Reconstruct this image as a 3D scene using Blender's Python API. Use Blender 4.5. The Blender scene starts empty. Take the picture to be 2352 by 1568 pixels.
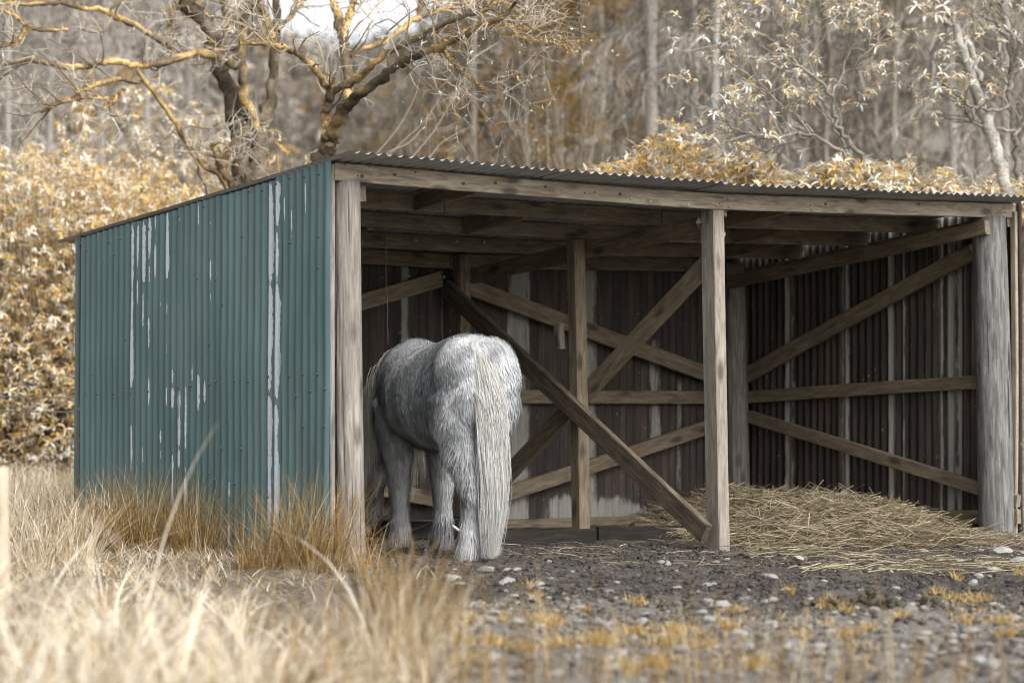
import bpy, bmesh, math, random
import numpy as np
from mathutils import Matrix, Vector

# ------------------------------------------------------------------ camera, sky, sun, exposure
scn = bpy.context.scene
CAM = np.array([-7.880, -11.762, 1.010])
YAW, PIT, ROL, FPX = 0.664876, 0.0202444, 0.0020428, 5581.03      # focal length in pixels of a 2352 px wide frame
FW = np.array([math.sin(YAW)*math.cos(PIT), math.cos(YAW)*math.cos(PIT), math.sin(PIT)])
RT0 = np.array([math.cos(YAW), -math.sin(YAW), 0.0]); UP0 = np.cross(RT0, FW)
RT = RT0*math.cos(ROL)+UP0*math.sin(ROL); UP = -RT0*math.sin(ROL)+UP0*math.cos(ROL)
cd = bpy.data.cameras.new('camera'); cam = bpy.data.objects.new('camera', cd)
scn.collection.objects.link(cam); scn.camera = cam
cd.sensor_width = 36.0; cd.lens = FPX/2352*36.0; cd.clip_start = 0.1; cd.clip_end = 2000
cam.matrix_world = Matrix(((RT[0], UP[0], -FW[0], CAM[0]), (RT[1], UP[1], -FW[1], CAM[1]), (RT[2], UP[2], -FW[2], CAM[2]), (0, 0, 0, 1)))
cd.dof.use_dof = True; cd.dof.focus_distance = 15.4; cd.dof.aperture_fstop = 2.0

SUN_AZ, SUN_EL = math.radians(183), math.radians(42)               # compass-like: 0 = +Y, clockwise to +X
world = bpy.data.worlds.new('World'); scn.world = world; world.use_nodes = True
wn = world.node_tree.nodes; wl = world.node_tree.links
bg = wn['Background']
sky = wn.new('ShaderNodeTexSky'); sky.sky_type = 'NISHITA'; sky.sun_disc = False
sky.sun_elevation = SUN_EL; sky.sun_rotation = SUN_AZ; sky.dust_density = 4.0; sky.air_density = 1.0; sky.ozone_density = 1.0
hs = wn.new('ShaderNodeHueSaturation'); hs.inputs['Saturation'].default_value = 0.26
wl.new(sky.outputs[0], hs.inputs['Color']); wl.new(hs.outputs[0], bg.inputs[0]); bg.inputs[1].default_value = 0.15
sd = bpy.data.lights.new('sun', 'SUN'); sd.energy = 1.25; sd.angle = math.radians(34); sd.color = (1.0, 0.975, 0.945)
sun = bpy.data.objects.new('sun', sd); scn.collection.objects.link(sun); sun.location = (0, -10, 20)
sdir = Vector((math.sin(SUN_AZ)*math.cos(SUN_EL), math.cos(SUN_AZ)*math.cos(SUN_EL), math.sin(SUN_EL)))
sun.rotation_euler = sdir.to_track_quat('Z', 'Y').to_euler()
scn.view_settings.view_transform = 'Standard'; scn.view_settings.look = 'None'; scn.view_settings.gamma = 1.0
scn.view_settings.exposure = 1.0
try: scn.view_settings.use_curve_mapping = False
except Exception: pass
scn.cycles.use_denoising = True; scn.cycles.max_bounces = 6; scn.cycles.transparent_max_bounces = 6
scn.cycles.sample_clamp_indirect = 6.0; scn.cycles.filter_width = 1.0

# ------------------------------------------------------------------ helpers
COL = scn.collection
rng = np.random.default_rng(7); random.seed(7)
def ray(x, y): return FW + RT*(x-1176)/FPX + UP*(784-y)/FPX
def on(ax, val, x, y):
    d = ray(x, y); return CAM + d*((val-CAM[ax])/d[ax])
def onX(X, x, y): return on(0, X, x, y)
def onY(Y, x, y): return on(1, Y, x, y)
def dep(x, y, d): return CAM + ray(x, y)*d
def norm(v): return v/np.maximum(np.linalg.norm(v, axis=-1, keepdims=True), 1e-9)
def lin(r, g, b):
    f = lambda c: (c/255/12.92) if c/255 <= 0.04045 else ((c/255+0.055)/1.055)**2.4
    return np.array([f(r), f(g), f(b)])
def vnoise(x, y, seed=0):
    x = np.asarray(x, float); y = np.asarray(y, float)
    xi = np.floor(x).astype(np.int64); yi = np.floor(y).astype(np.int64); fx = x-xi; fy = y-yi
    def h(a, b):
        n = (a*374761393 + b*668265263 + seed*982451653) & 0x7fffffff
        n = ((n ^ (n >> 13))*1274126177) & 0x7fffffff
        return ((n ^ (n >> 16)) & 0xffff)/65535.0
    sx = fx*fx*(3-2*fx); sy = fy*fy*(3-2*fy)
    return (h(xi, yi)*(1-sx)+h(xi+1, yi)*sx)*(1-sy)+(h(xi, yi+1)*(1-sx)+h(xi+1, yi+1)*sx)*sy
def fbm(x, y, o=3, seed=0):
    s = 0; a = 0.5
    for i in range(o): s = s + a*vnoise(x*2**i, y*2**i, seed+i); a *= 0.5
    return s/(1-0.5**o)
def sstep(a, b, x): t = np.clip((np.asarray(x, float)-a)/(b-a), 0, 1); return t*t*(3-2*t)

def link(o, parent=None):
    COL.objects.link(o)
    if parent is not None: o.parent = parent
    return o
def empty(name, loc, label=None, cat=None, group=None):
    o = bpy.data.objects.new(name, None); COL.objects.link(o); o.location = Vector(loc); o.empty_display_size = 0.2
    if label: o['label'] = label
    if cat: o['category'] = cat
    if group: o['group'] = group
    return o
def tag(o, label=None, cat=None, group=None, kind=None):
    if label: o['label'] = label
    if cat: o['category'] = cat
    if group: o['group'] = group
    if kind: o['kind'] = kind
    return o
def mesh(name, V, faces, mat=None, smooth=False, col=None, attrs=None):
    """faces: list of int arrays (n,3) / (n,4)"""
    me = bpy.data.meshes.new(name)
    V = np.ascontiguousarray(V, dtype=np.float32)
    faces = [np.asarray(f, dtype=np.int32) for f in faces if len(f)]
    me.vertices.add(len(V)); me.vertices.foreach_set('co', V.ravel())
    nl = sum(f.size for f in faces); npoly = sum(len(f) for f in faces)
    me.loops.add(nl); me.polygons.add(npoly)
    me.loops.foreach_set('vertex_index', np.concatenate([f.ravel() for f in faces]))
    tot = np.concatenate([np.full(len(f), f.shape[1], np.int32) for f in faces])
    st = np.concatenate([[0], np.cumsum(tot)[:-1]]).astype(np.int32)
    me.polygons.foreach_set('loop_start', st)
    me.polygons.foreach_set('use_smooth', np.full(npoly, bool(smooth)))
    if col is not None:
        a = me.color_attributes.new('Col', 'FLOAT_COLOR', 'POINT')
        c4 = np.ones((len(V), 4), np.float32); c4[:, :3] = col; a.data.foreach_set('color', c4.ravel())
    for k, v in (attrs or {}).items():
        a = me.attributes.new(k, 'FLOAT', 'POINT'); a.data.foreach_set('value', np.asarray(v, np.float32))
    me.update(calc_edges=True); me.validate()
    if mat is not None: me.materials.append(mat)
    return me
def mobj(name, me, parent=None, loc=None):
    o = bpy.data.objects.new(name, me); link(o, parent)
    if loc is not None: o.location = Vector(loc)
    return o
class MB:
    def __init__(s): s.V = []; s.F3 = []; s.F4 = []; s.C = []; s.n = 0
    def add(s, V, F, col=None):
        V = np.asarray(V, float); F = np.asarray(F, int)
        (s.F3 if F.shape[1] == 3 else s.F4).append(F+s.n); s.V.append(V); s.n += len(V)
        if col is not None: s.C.append(np.broadcast_to(np.asarray(col, float), (len(V), 3)))
    def add2(s, V, Fs, col=None):
        V = np.asarray(V, float)
        for F in Fs:
            F = np.asarray(F, int)
            if len(F): (s.F3 if F.shape[1] == 3 else s.F4).append(F+s.n)
        s.V.append(V); s.n += len(V)
        if col is not None: s.C.append(np.broadcast_to(np.asarray(col, float), (len(V), 3)))
    def build(s, name, mat, parent=None, loc=(0, 0, 0), smooth=False):
        V = np.concatenate(s.V)-np.asarray(loc)
        col = np.concatenate(s.C) if s.C else None
        fs = []
        if s.F3: fs.append(np.concatenate(s.F3))
        if s.F4: fs.append(np.concatenate(s.F4))
        return mobj(name, mesh(name, V, fs, mat, smooth, col), parent, None)
def ribbons(P, W, side):
    """P (N,K,3) W (N,K) side (N,3)|(N,K,3) -> V, quads"""
    N, K, _ = P.shape
    if side.ndim == 2: side = side[:, None, :]
    o = side*W[..., None]*0.5
    V = np.stack([P-o, P+o], 2).reshape(-1, 3)
    b = (np.arange(N)[:, None]*K+np.arange(K-1)[None])*2
    F = np.stack([b, b+1, b+3, b+2], -1).reshape(-1, 4)
    return V, F
def tubes(P, R, ns=4, jit=0.0):
    N, K, _ = P.shape
    T = np.gradient(P, axis=1); T = norm(T)
    cand = np.array([[1.0, 0, 0], [0, 1.0, 0], [0, 0, 1.0], [FW[0], FW[1], 0], [0.7, -0.7, 0.1]])
    ref = cand[np.abs(T@cand.T).max(1).argmin(1)][:, None, :]
    A = norm(np.cross(T, np.broadcast_to(ref, T.shape))); B = np.cross(T, A)
    ang = np.arange(ns)*2*math.pi/ns
    rr = R[..., None]*np.ones(ns)
    if jit: rr = rr*(1+jit*rng.standard_normal(rr.shape))
    V = P[:, :, None]+A[:, :, None]*(np.cos(ang)*rr)[..., None]+B[:, :, None]*(np.sin(ang)*rr)[..., None]
    base = (np.arange(N)[:, None, None]*K+np.arange(K-1)[None, :, None])*ns
    j = np.arange(ns)[None, None]; j2 = (j+1) % ns
    F = np.stack([base+j, base+j2, base+ns+j2, base+ns+j], -1).reshape(-1, 4)
    return V.reshape(-1, 3), F
def leaves(pos, d, nrm, L, W, droop=0.15):
    """folded pointed leaves: 7 verts, 4 quads-ish"""
    d = norm(d); s = norm(np.cross(d, nrm)); u = np.cross(s, d)
    L = L[:, None]; W = W[:, None]
    p0 = pos; m1 = pos+d*L*0.38+u*L*0.02; m2 = pos+d*L*0.75-u*L*droop*0.45; t = pos+d*L-u*L*droop
    f = 0.18*W*u
    V = np.stack([p0, m1-s*W*0.46+f, m1, m1+s*W*0.46+f, m2-s*W*0.36+f, m2, m2+s*W*0.36+f, t], 1)
    N = len(pos); b = np.arange(N)[:, None]*8
    F4 = np.concatenate([b+np.array([[1, 2, 5, 4]]), b+np.array([[2, 3, 6, 5]])])
    F3 = np.concatenate([b+np.array([[0, 2, 1]]), b+np.array([[0, 3, 2]]), b+np.array([[4, 5, 7]]), b+np.array([[5, 6, 7]])])
    return V.reshape(-1, 3), F3, F4
def rnd(*s): return rng.random(s)
def rdir(n): return norm(rng.standard_normal((n, 3)))
def resample(pts, K):
    pts = np.asarray(pts, float); s = np.r_[0, np.cumsum(np.linalg.norm(np.diff(pts[:, :3], axis=0), axis=1))]
    t = np.linspace(0, s[-1], K)
    lin_ = np.stack([np.interp(t, s, pts[:, i]) for i in range(pts.shape[1])], 1)
    for _ in range(max(1, K//(2*len(pts)))): lin_[1:-1] = 0.25*lin_[:-2]+0.5*lin_[1:-1]+0.25*lin_[2:]
    return lin_
def twigs(P, R, n, L, r, spread=0.8, up=0.2, K=5, wob=0.18, tmin=0.25, rat=0.6, tend=1.0, grav=0.0):
    """grow n child shoots from parents P (N,Kp,3) with radii R (N,Kp)"""
    N, Kp, _ = P.shape
    i = rng.integers(0, N, n); t = tmin+(tend-tmin)*rnd(n)
    f = t*(Kp-1); k = np.minimum(f.astype(int), Kp-2); w = (f-k)[:, None]
    p = P[i, k]*(1-w)+P[i, k+1]*w; tan = norm(P[i, k+1]-P[i, k])
    pr = (R[i, k]*(1-w[:, 0])+R[i, k+1]*w[:, 0])
    q = rdir(n); q = norm(q-tan*(q*tan).sum(1, keepdims=True))
    d = norm(tan*(1-0.5*spread)+q*spread+np.array([0, 0, up]))
    L = L*(0.5+rnd(n)); out = np.zeros((n, K, 3)); out[:, 0] = p; dd = d.copy()
    for a in range(1, K):
        dd = norm(dd+wob*rng.standard_normal((n, 3))+np.array([0, 0, 0.06*up-grav]))
        out[:, a] = out[:, a-1]+dd*(L/(K-1))[:, None]
    r0 = np.minimum(r, pr*rat)
    rr = r0[:, None]*np.linspace(1, 0.35, K)[None]
    return out, rr

# ------------------------------------------------------------------ materials
def newmat(name):
    m = bpy.data.materials.new(name); m.use_nodes = True
    nt = m.node_tree; b = nt.nodes['Principled BSDF']
    return m, nt, b
def N(nt, t, **kw):
    n = nt.nodes.new(t)
    for k, v in kw.items():
        if k in n.inputs.keys() if hasattr(n.inputs, 'keys') else False: n.inputs[k].default_value = v
        else: setattr(n, k, v)
    return n
def ramp(nt, fac, stops):
    r = nt.nodes.new('ShaderNodeValToRGB'); e = r.color_ramp.elements
    while len(e) < len(stops): e.new(0.5)
    for x, (p, c) in zip(e, stops): x.position = p; x.color = (*c[:3], 1)
    nt.links.new(fac, r.inputs[0]); return r.outputs[0]
def noise(nt, vec, scale, detail=4, rough=0.55, dist=0.0):
    n = nt.nodes.new('ShaderNodeTexNoise'); n.inputs['Scale'].default_value = scale; n.inputs['Detail'].default_value = detail
    n.inputs['Roughness'].default_value = rough; n.inputs['Distortion'].default_value = dist
    nt.links.new(vec, n.inputs['Vector']); return n.outputs['Fac']
def mapping(nt, vec, scale=(1, 1, 1), loc=None):
    m = nt.nodes.new('ShaderNodeMapping'); m.inputs['Scale'].default_value = scale
    nt.links.new(vec, m.inputs['Vector'])
    if loc is not None: nt.links.new(loc, m.inputs['Location'])
    return m.outputs[0]
def math_(nt, op, a, b=None, clamp=False):
    m = nt.nodes.new('ShaderNodeMath'); m.operation = op; m.use_clamp = clamp
    for i, v in enumerate((a, b)):
        if v is None: continue
        if hasattr(v, 'is_linked') or hasattr(v, 'links'): nt.links.new(v, m.inputs[i])
        else: m.inputs[i].default_value = v
    return m.outputs[0]
def mix(nt, fac, a, b, mode='MIX'):
    m = nt.nodes.new('ShaderNodeMix'); m.data_type = 'RGBA'; m.blend_type = mode
    for s, v in ((m.inputs[0], fac), (m.inputs[6], a), (m.inputs[7], b)):
        if hasattr(v, 'links'): nt.links.new(v, s)
        elif isinstance(v, (int, float)): s.default_value = v
        else: s.default_value = (*v[:3], 1)
    return m.outputs[2]
def bump(nt, b, h, strength=0.3, dist=0.01):
    n = nt.nodes.new('ShaderNodeBump'); n.inputs['Strength'].default_value = strength; n.inputs['Distance'].default_value = dist
    nt.links.new(h, n.inputs['Height']); nt.links.new(n.outputs[0], b.inputs['Normal'])
def attr(nt, name, out='Color'):
    a = nt.nodes.new('ShaderNodeAttribute'); a.attribute_name = name; return a.outputs[out]
def objco(nt): return nt.nodes.new('ShaderNodeTexCoord').outputs['Object']
def objrand(nt, k=37.0):
    o = nt.nodes.new('ShaderNodeObjectInfo').outputs['Random']; return math_(nt, 'MULTIPLY', o, k)

def wood(name, dark, mid, light, knots=0.8, rough=0.8, streak=1.0, split=0.0):
    m, nt, b = newmat(name); co = objco(nt); r = objrand(nt)
    cx = nt.nodes.new('ShaderNodeCombineXYZ'); nt.links.new(r, cx.inputs[0]); nt.links.new(r, cx.inputs[1])
    # knots bend the grain
    kv = nt.nodes.new('ShaderNodeTexVoronoi'); kv.inputs['Scale'].default_value = 1.0; kv.inputs['Randomness'].default_value = 1.0
    nt.links.new(mapping(nt, co, (2.6, 7.0, 7.0), cx.outputs[0]), kv.inputs['Vector'])
    g = noise(nt, mapping(nt, co, (3.2*streak, 24, 24), cx.outputs[0]), 1.6, 6, 0.68, 0.5)
    fine = noise(nt, mapping(nt, co, (9, 120, 120), cx.outputs[0]), 1.0, 3, 0.6)
    big = noise(nt, mapping(nt, co, (1.2, 3, 3), cx.outputs[0]), 1.3, 3, 0.6)
    c = ramp(nt, g, [(0.36, dark), (0.50, mid), (0.64, light)])
    c = mix(nt, math_(nt, 'MULTIPLY', math_(nt, 'SUBTRACT', fine, 0.35, True), 1.1, True), c, np.array(mid)*0.55)
    c = mix(nt, ramp(nt, big, [(0.35, (0, 0, 0)), (0.7, (0.55, 0.55, 0.55))]), c, np.array(dark)*1.15)
    kn = ramp(nt, kv.outputs['Distance'], [(0.10, (1, 1, 1)), (0.24, (0, 0, 0))])
    kk = math_(nt, 'MULTIPLY', kn, knots)
    c = mix(nt, kk, c, np.array(dark)*0.35)
    if split > 0:
        sp = noise(nt, mapping(nt, co, (0.9, 34, 34), cx.outputs[0]), 1.0, 2, 0.5, 0.2)
        sm = ramp(nt, sp, [(0.30, (1, 1, 1)), (0.335, (0, 0, 0))])
        c = mix(nt, math_(nt, 'MULTIPLY', sm, split), c, np.array(dark)*0.25)
    nt.links.new(c, b.inputs['Base Color']); b.inputs['Roughness'].default_value = rough; b.inputs['Specular IOR Level'].default_value = 0.25
    h = math_(nt, 'ADD', g, math_(nt, 'MULTIPLY', fine, 0.6)); bump(nt, b, h, 0.35, 0.006)
    return m
M = {}
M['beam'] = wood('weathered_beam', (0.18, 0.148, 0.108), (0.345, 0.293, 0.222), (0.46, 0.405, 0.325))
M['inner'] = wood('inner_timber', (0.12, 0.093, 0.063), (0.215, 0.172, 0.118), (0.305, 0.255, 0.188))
M['midpost'] = wood('sawn_post', (0.155, 0.132, 0.108), (0.27, 0.238, 0.20), (0.37, 0.335, 0.29), knots=0.8)
M['post'] = wood('round_post', (0.135, 0.118, 0.102), (0.255, 0.232, 0.205), (0.38, 0.352, 0.318), knots=0.6, streak=0.7, split=0.8)
M['greypost'] = wood('silver_post', (0.070, 0.068, 0.064), (0.175, 0.171, 0.163), (0.29, 0.286, 0.274), knots=0.4, streak=0.8, split=0.9)
M['dark'] = wood('dark_timber', (0.058, 0.045, 0.032), (0.120, 0.094, 0.068), (0.20, 0.165, 0.125), knots=0.5)
M['plank'] = wood('sodden_plank', (0.010, 0.009, 0.008), (0.018, 0.016, 0.014), (0.036, 0.031, 0.026), knots=0.2)
M['stake'] = wood('pale_stake', (0.34, 0.27, 0.19), (0.5, 0.42, 0.32), (0.62, 0.54, 0.44), knots=0.2)

def painted():
    m, nt, b = newmat('green_paint'); co = objco(nt)
    bare = attr(nt, 'bare', 'Fac')
    n1 = noise(nt, mapping(nt, co, (85, 85, 38)), 1.0, 4, 0.7); n2 = noise(nt, mapping(nt, co, (6, 2.2, 0.9)), 1.0, 4, 0.6)
    mk = math_(nt, 'ADD', bare, math_(nt, 'MULTIPLY', math_(nt, 'SUBTRACT', n1, 0.5), 0.95))
    bm_ = ramp(nt, mk, [(0.50, (0, 0, 0)), (0.53, (1, 1, 1))])
    edge = ramp(nt, mk, [(0.40, (0, 0, 0)), (0.47, (1, 1, 1)), (0.53, (1, 1, 1)), (0.58, (0, 0, 0))])
    base = ramp(nt, n2, [(0.30, (0.054, 0.100, 0.104)), (0.5, (0.072, 0.124, 0.127)), (0.70, (0.095, 0.150, 0.152))])
    sc = noise(nt, mapping(nt, co, (60, 60, 4)), 1.0, 3, 0.6)
    base = mix(nt, ramp(nt, sc, [(0.60, (0, 0, 0)), (0.78, (0.35, 0.35, 0.35))]), base, (0.16, 0.235, 0.235))
    grime = noise(nt, mapping(nt, co, (3, 5, 1.3)), 1.0, 5, 0.65)
    base = mix(nt, ramp(nt, grime, [(0.45, (0, 0, 0)), (0.72, (0.45, 0.45, 0.45))]), base, (0.075, 0.10, 0.088))
    gal = mix(nt, noise(nt, mapping(nt, co, (70, 70, 40)), 1.0, 4, 0.7), (0.22, 0.245, 0.285), (0.47, 0.505, 0.555))
    rv = math_(nt, 'ADD', math_(nt, 'MULTIPLY', nt.nodes.new('ShaderNodeObjectInfo').outputs['Random'], 0.28), 0.86)
    cmb = nt.nodes.new('ShaderNodeCombineXYZ'); [nt.links.new(rv, cmb.inputs[q_]) for q_ in range(3)]
    base = mix(nt, 1.0, base, cmb.outputs[0], 'MULTIPLY')
    c = mix(nt, edge, base, (0.035, 0.055, 0.055)); c = mix(nt, bm_, c, gal)
    nt.links.new(c, b.inputs['Base Color']); b.inputs['Roughness'].default_value = 0.27; b.inputs['Specular IOR Level'].default_value = 0.5
    h = math_(nt, 'ADD', math_(nt, 'MULTIPLY', bm_, -0.5), math_(nt, 'MULTIPLY', n2, 0.6)); bump(nt, b, h, 0.25, 0.004)
    return m
M['green'] = painted()
def rusty():
    m, nt, b = newmat('rusty_iron'); co = objco(nt)
    gal = attr(nt, 'galv', 'Fac')
    n1 = noise(nt, mapping(nt, co, (22, 22, 4)), 1.0, 5, 0.7); n2 = noise(nt, mapping(nt, co, (9, 9, 1.0)), 1.0, 4, 0.65)
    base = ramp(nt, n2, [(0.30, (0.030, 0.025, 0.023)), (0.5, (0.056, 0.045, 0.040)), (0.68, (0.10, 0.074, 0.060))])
    sp = noise(nt, mapping(nt, co, (34, 34, 26)), 1.0, 2, 0.5)
    base = mix(nt, ramp(nt, sp, [(0.70, (0, 0, 0)), (0.76, (0.6, 0.6, 0.6))]), base, (0.34, 0.33, 0.32))
    mk = math_(nt, 'ADD', gal, math_(nt, 'MULTIPLY', math_(nt, 'SUBTRACT', n1, 0.5), 0.9))
    f = ramp(nt, mk, [(0.42, (0, 0, 0)), (0.62, (1, 1, 1))])
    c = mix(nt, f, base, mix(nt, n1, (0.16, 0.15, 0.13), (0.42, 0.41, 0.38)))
    nt.links.new(c, b.inputs['Base Color']); b.inputs['Roughness'].default_value = 0.7; b.inputs['Specular IOR Level'].default_value = 0.25
    bump(nt, b, n1, 0.2, 0.003); return m
M['rust'] = rusty()
def galvan():
    m, nt, b = newmat('galvanised_roof'); co = objco(nt)
    n1 = noise(nt, mapping(nt, co, (14, 3, 14)), 1.0, 5, 0.65); n2 = noise(nt, mapping(nt, co, (60, 60, 60)), 1.0, 3, 0.6)
    c = ramp(nt, n1, [(0.25, (0.26, 0.255, 0.245)), (0.55, (0.42, 0.415, 0.405)), (0.8, (0.55, 0.55, 0.545))])
    c = mix(nt, ramp(nt, n2, [(0.55, (0, 0, 0)), (0.75, (0.5, 0.5, 0.5))]), c, (0.15, 0.12, 0.095))
    nt.links.new(c, b.inputs['Base Color']); b.inputs['Metallic'].default_value = 0.1; b.inputs['Roughness'].default_value = 0.45
    return m
M['roof'] = galvan()
def plain(name, c, rough=0.7, spec=0.3, var=0.25, sc=9.0, metal=0.0):
    m, nt, b = newmat(name); co = objco(nt)
    n = noise(nt, co, sc, 5, 0.65); c = np.array(c)
    nt.links.new(ramp(nt, n, [(0.25, c*(1-var)), (0.75, c*(1+var))]), b.inputs['Base Color'])
    b.inputs['Roughness'].default_value = rough; b.inputs['Specular IOR Level'].default_value = spec; b.inputs['Metallic'].default_value = metal
    bump(nt, b, n, 0.2, 0.004); return m
M['nail'] = plain('nail_iron', (0.05, 0.055, 0.055), 0.5, 0.5); M['bolt'] = plain('zinc_bolt', (0.5, 0.5, 0.5), 0.35, 0.5, metal=0.6)
M['rubber'] = plain('black_rubber', (0.014, 0.015, 0.016), 0.6, 0.4, 0.3, 20); M['white'] = plain('white_rope', (0.6, 0.6, 0.58), 0.8)
M['wire'] = plain('fence_wire', (0.10, 0.10, 0.10), 0.5); M['twine'] = plain('baler_twine', (0.30, 0.26, 0.20), 0.9)
M['hoof'] = plain('hoof_horn', (0.085, 0.077, 0.070), 0.6, 0.3, 0.4, 30)
def vcol(name, rough=0.7, spec=0.25, trans=0.0, grain=0.0, objvar=0.0):
    m, nt, b = newmat(name); c = attr(nt, 'Col')
    if grain:
        n = noise(nt, objco(nt), grain, 4, 0.65); c = mix(nt, 1.0, c, ramp(nt, n, [(0.3, (0.5, 0.5, 0.5)), (0.7, (1.35, 1.35, 1.35))]), 'MULTIPLY')
    nt.links.new(c, b.inputs['Base Color']); b.inputs['Roughness'].default_value = rough; b.inputs['Specular IOR Level'].default_value = spec
    if trans:
        tr = nt.nodes.new('ShaderNodeBsdfTranslucent'); nt.links.new(c, tr.inputs[0])
        mx = nt.nodes.new('ShaderNodeMixShader'); mx.inputs[0].default_value = trans
        nt.links.new(b.outputs[0], mx.inputs[1]); nt.links.new(tr.outputs[0], mx.inputs[2])
        nt.links.new(mx.outputs[0], nt.nodes['Material Output'].inputs[0])
    return m
M['grass'] = vcol('dry_grass', 0.65, 0.2, 0.18); M['leaf'] = vcol('rhododendron_leaf', 0.32, 0.6, 0.28); M['twig'] = vcol('twig_bark', 0.85, 0.15)
M['bark'] = vcol('mossy_bark', 0.9, 0.1, 0, 28.0); M['fur'] = vcol('horse_hair', 0.7, 0.2); M['hay'] = vcol('hay_straw', 0.6, 0.25, 0.15)
M['needle'] = vcol('drooping_twigs', 0.85, 0.1, 0.2); M['gravelm'] = vcol('gravel_bits', 0.85, 0.2, 0, 60.0)
def leafobj():
    m, nt, b = newmat('single_leaf')
    r = nt.nodes.new('ShaderNodeObjectInfo').outputs['Random']
    c = ramp(nt, r, [(0.0, (0.46, 0.31, 0.10)), (0.2, (0.54, 0.37, 0.15)), (0.34, (0.56, 0.49, 0.38)), (0.62, (0.58, 0.54, 0.46)), (0.86, (0.44, 0.42, 0.38)), (0.93, (0.36, 0.45, 0.46)), (1.0, (0.30, 0.40, 0.43))])
    nt.links.new(c, b.inputs['Base Color']); b.inputs['Roughness'].default_value = 0.38
    tr = nt.nodes.new('ShaderNodeBsdfTranslucent'); nt.links.new(c, tr.inputs[0])
    mx = nt.nodes.new('ShaderNodeMixShader'); mx.inputs[0].default_value = 0.22
    nt.links.new(b.outputs[0], mx.inputs[1]); nt.links.new(tr.outputs[0], mx.inputs[2]); nt.links.new(mx.outputs[0], nt.nodes['Material Output'].inputs[0])
    return m
M['leaf1'] = leafobj()
def stonemat():
    m, nt, b = newmat('field_stone'); co = objco(nt); r = objrand(nt, 1.0)
    n = noise(nt, co, 16, 6, 0.7); n2 = noise(nt, co, 70, 3, 0.7)
    base = ramp(nt, r, [(0.0, (0.20, 0.192, 0.182)), (0.35, (0.34, 0.333, 0.322)), (0.7, (0.27, 0.272, 0.272)), (1.0, (0.19, 0.172, 0.15))])
    c = mix(nt, 1.0, base, ramp(nt, n, [(0.25, (0.55, 0.53, 0.50)), (0.7, (1.25, 1.25, 1.22))]), 'MULTIPLY')
    c = mix(nt, ramp(nt, n2, [(0.6, (0, 0, 0)), (0.75, (0.4, 0.4, 0.4))]), c, (0.16, 0.145, 0.125))
    nt.links.new(c, b.inputs['Base Color']); b.inputs['Roughness'].default_value = 0.85; b.inputs['Specular IOR Level'].default_value = 0.25
    bump(nt, b, math_(nt, 'ADD', n, n2), 0.4, 0.006); return m
M['stone'] = stonemat()
def groundmat():
    m, nt, b = newmat('mud_and_gravel'); co = objco(nt)
    mud = attr(nt, 'mud', 'Fac'); gra = attr(nt, 'gravel', 'Fac'); far = attr(nt, 'far', 'Fac')
    n1 = noise(nt, co, 30, 6, 0.72); n2 = noise(nt, co, 2.2, 5, 0.6); n3 = noise(nt, co, 110, 3, 0.7)
    mudc = ramp(nt, n1, [(0.34, (0.014, 0.012, 0.011)), (0.5, (0.042, 0.037, 0.033)), (0.66, (0.10, 0.089, 0.079))])
    mudc = mix(nt, ramp(nt, n2, [(0.42, (0, 0, 0)), (0.62, (0.5, 0.5, 0.5))]), mudc, (0.125, 0.105, 0.086))
    mudc = mix(nt, ramp(nt, noise(nt, co, 9, 4, 0.7), [(0.55, (0, 0, 0)), (0.68, (0.6, 0.6, 0.6))]), mudc, (0.028, 0.025, 0.023))
    grac = ramp(nt, n3, [(0.3, (0.080, 0.074, 0.068)), (0.5, (0.155, 0.147, 0.137)), (0.72, (0.29, 0.28, 0.268))])
    grac = mix(nt, ramp(nt, n1, [(0.4, (0, 0, 0)), (0.65, (0.7, 0.7, 0.7))]), grac, (0.085, 0.075, 0.066))
    gc = ramp(nt, n1, [(0.34, (0.030, 0.025, 0.018)), (0.5, (0.095, 0.077, 0.053)), (0.68, (0.24, 0.20, 0.145))])
    fc = ramp(nt, noise(nt, co, 0.35, 5, 0.7), [(0.35, (0.10, 0.091, 0.079)), (0.5, (0.17, 0.155, 0.134)), (0.66, (0.26, 0.24, 0.21))])  # hill floor paled: distance haze is put into the colour, no volume
    c = mix(nt, far, gc, fc); c = mix(nt, gra, c, grac); c = mix(nt, mud, c, mudc)
    nt.links.new(c, b.inputs['Base Color']); b.inputs['Roughness'].default_value = 0.8; b.inputs['Specular IOR Level'].default_value = 0.3
    bump(nt, b, math_(nt, 'ADD', n1, math_(nt, 'MULTIPLY', n3, 0.5)), 0.6, 0.012); return m
M['ground'] = groundmat()

# ------------------------------------------------------------------ ground (one sheet) and hillside
def cam_dt(x, y):
    dx = x-CAM[0]; dy = y-CAM[1]
    d = dx*math.sin(YAW)+dy*math.cos(YAW); t = (dx*math.cos(YAW)-dy*math.sin(YAW))/np.maximum(d, 1.0)
    return d, t
def hill_h(x, y):
    d, t = cam_dt(x, y); px = 1176+t*FPX
    e = np.interp(px, [-900, 0, 350, 520, 640, 800, 930, 1040, 1130, 1300, 1800, 2352, 3300], [0.24, 0.205, 0.165, 0.138, 0.116, 0.113, 0.120, 0.132, 0.165, 0.215, 0.26, 0.27, 0.27])
    st = np.interp(px, [0, 700, 1000, 1200, 2400], [46, 60, 60, 40, 40])
    crest = np.interp(px, [0, 700, 1000, 1200, 2400], [110, 150, 150, 120, 120])
    k = sstep(0, 1, (d-st)/(crest-st)); k = k*(1-0.35*sstep(1, 2.4, (d-st)/(crest-st)))
    return k*(e*crest)*(0.97+0.06*vnoise(x*0.06, y*0.06, 3))
def base_h(x, y):
    return 0.018-0.0165*np.clip(x, -3, 8)
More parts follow.
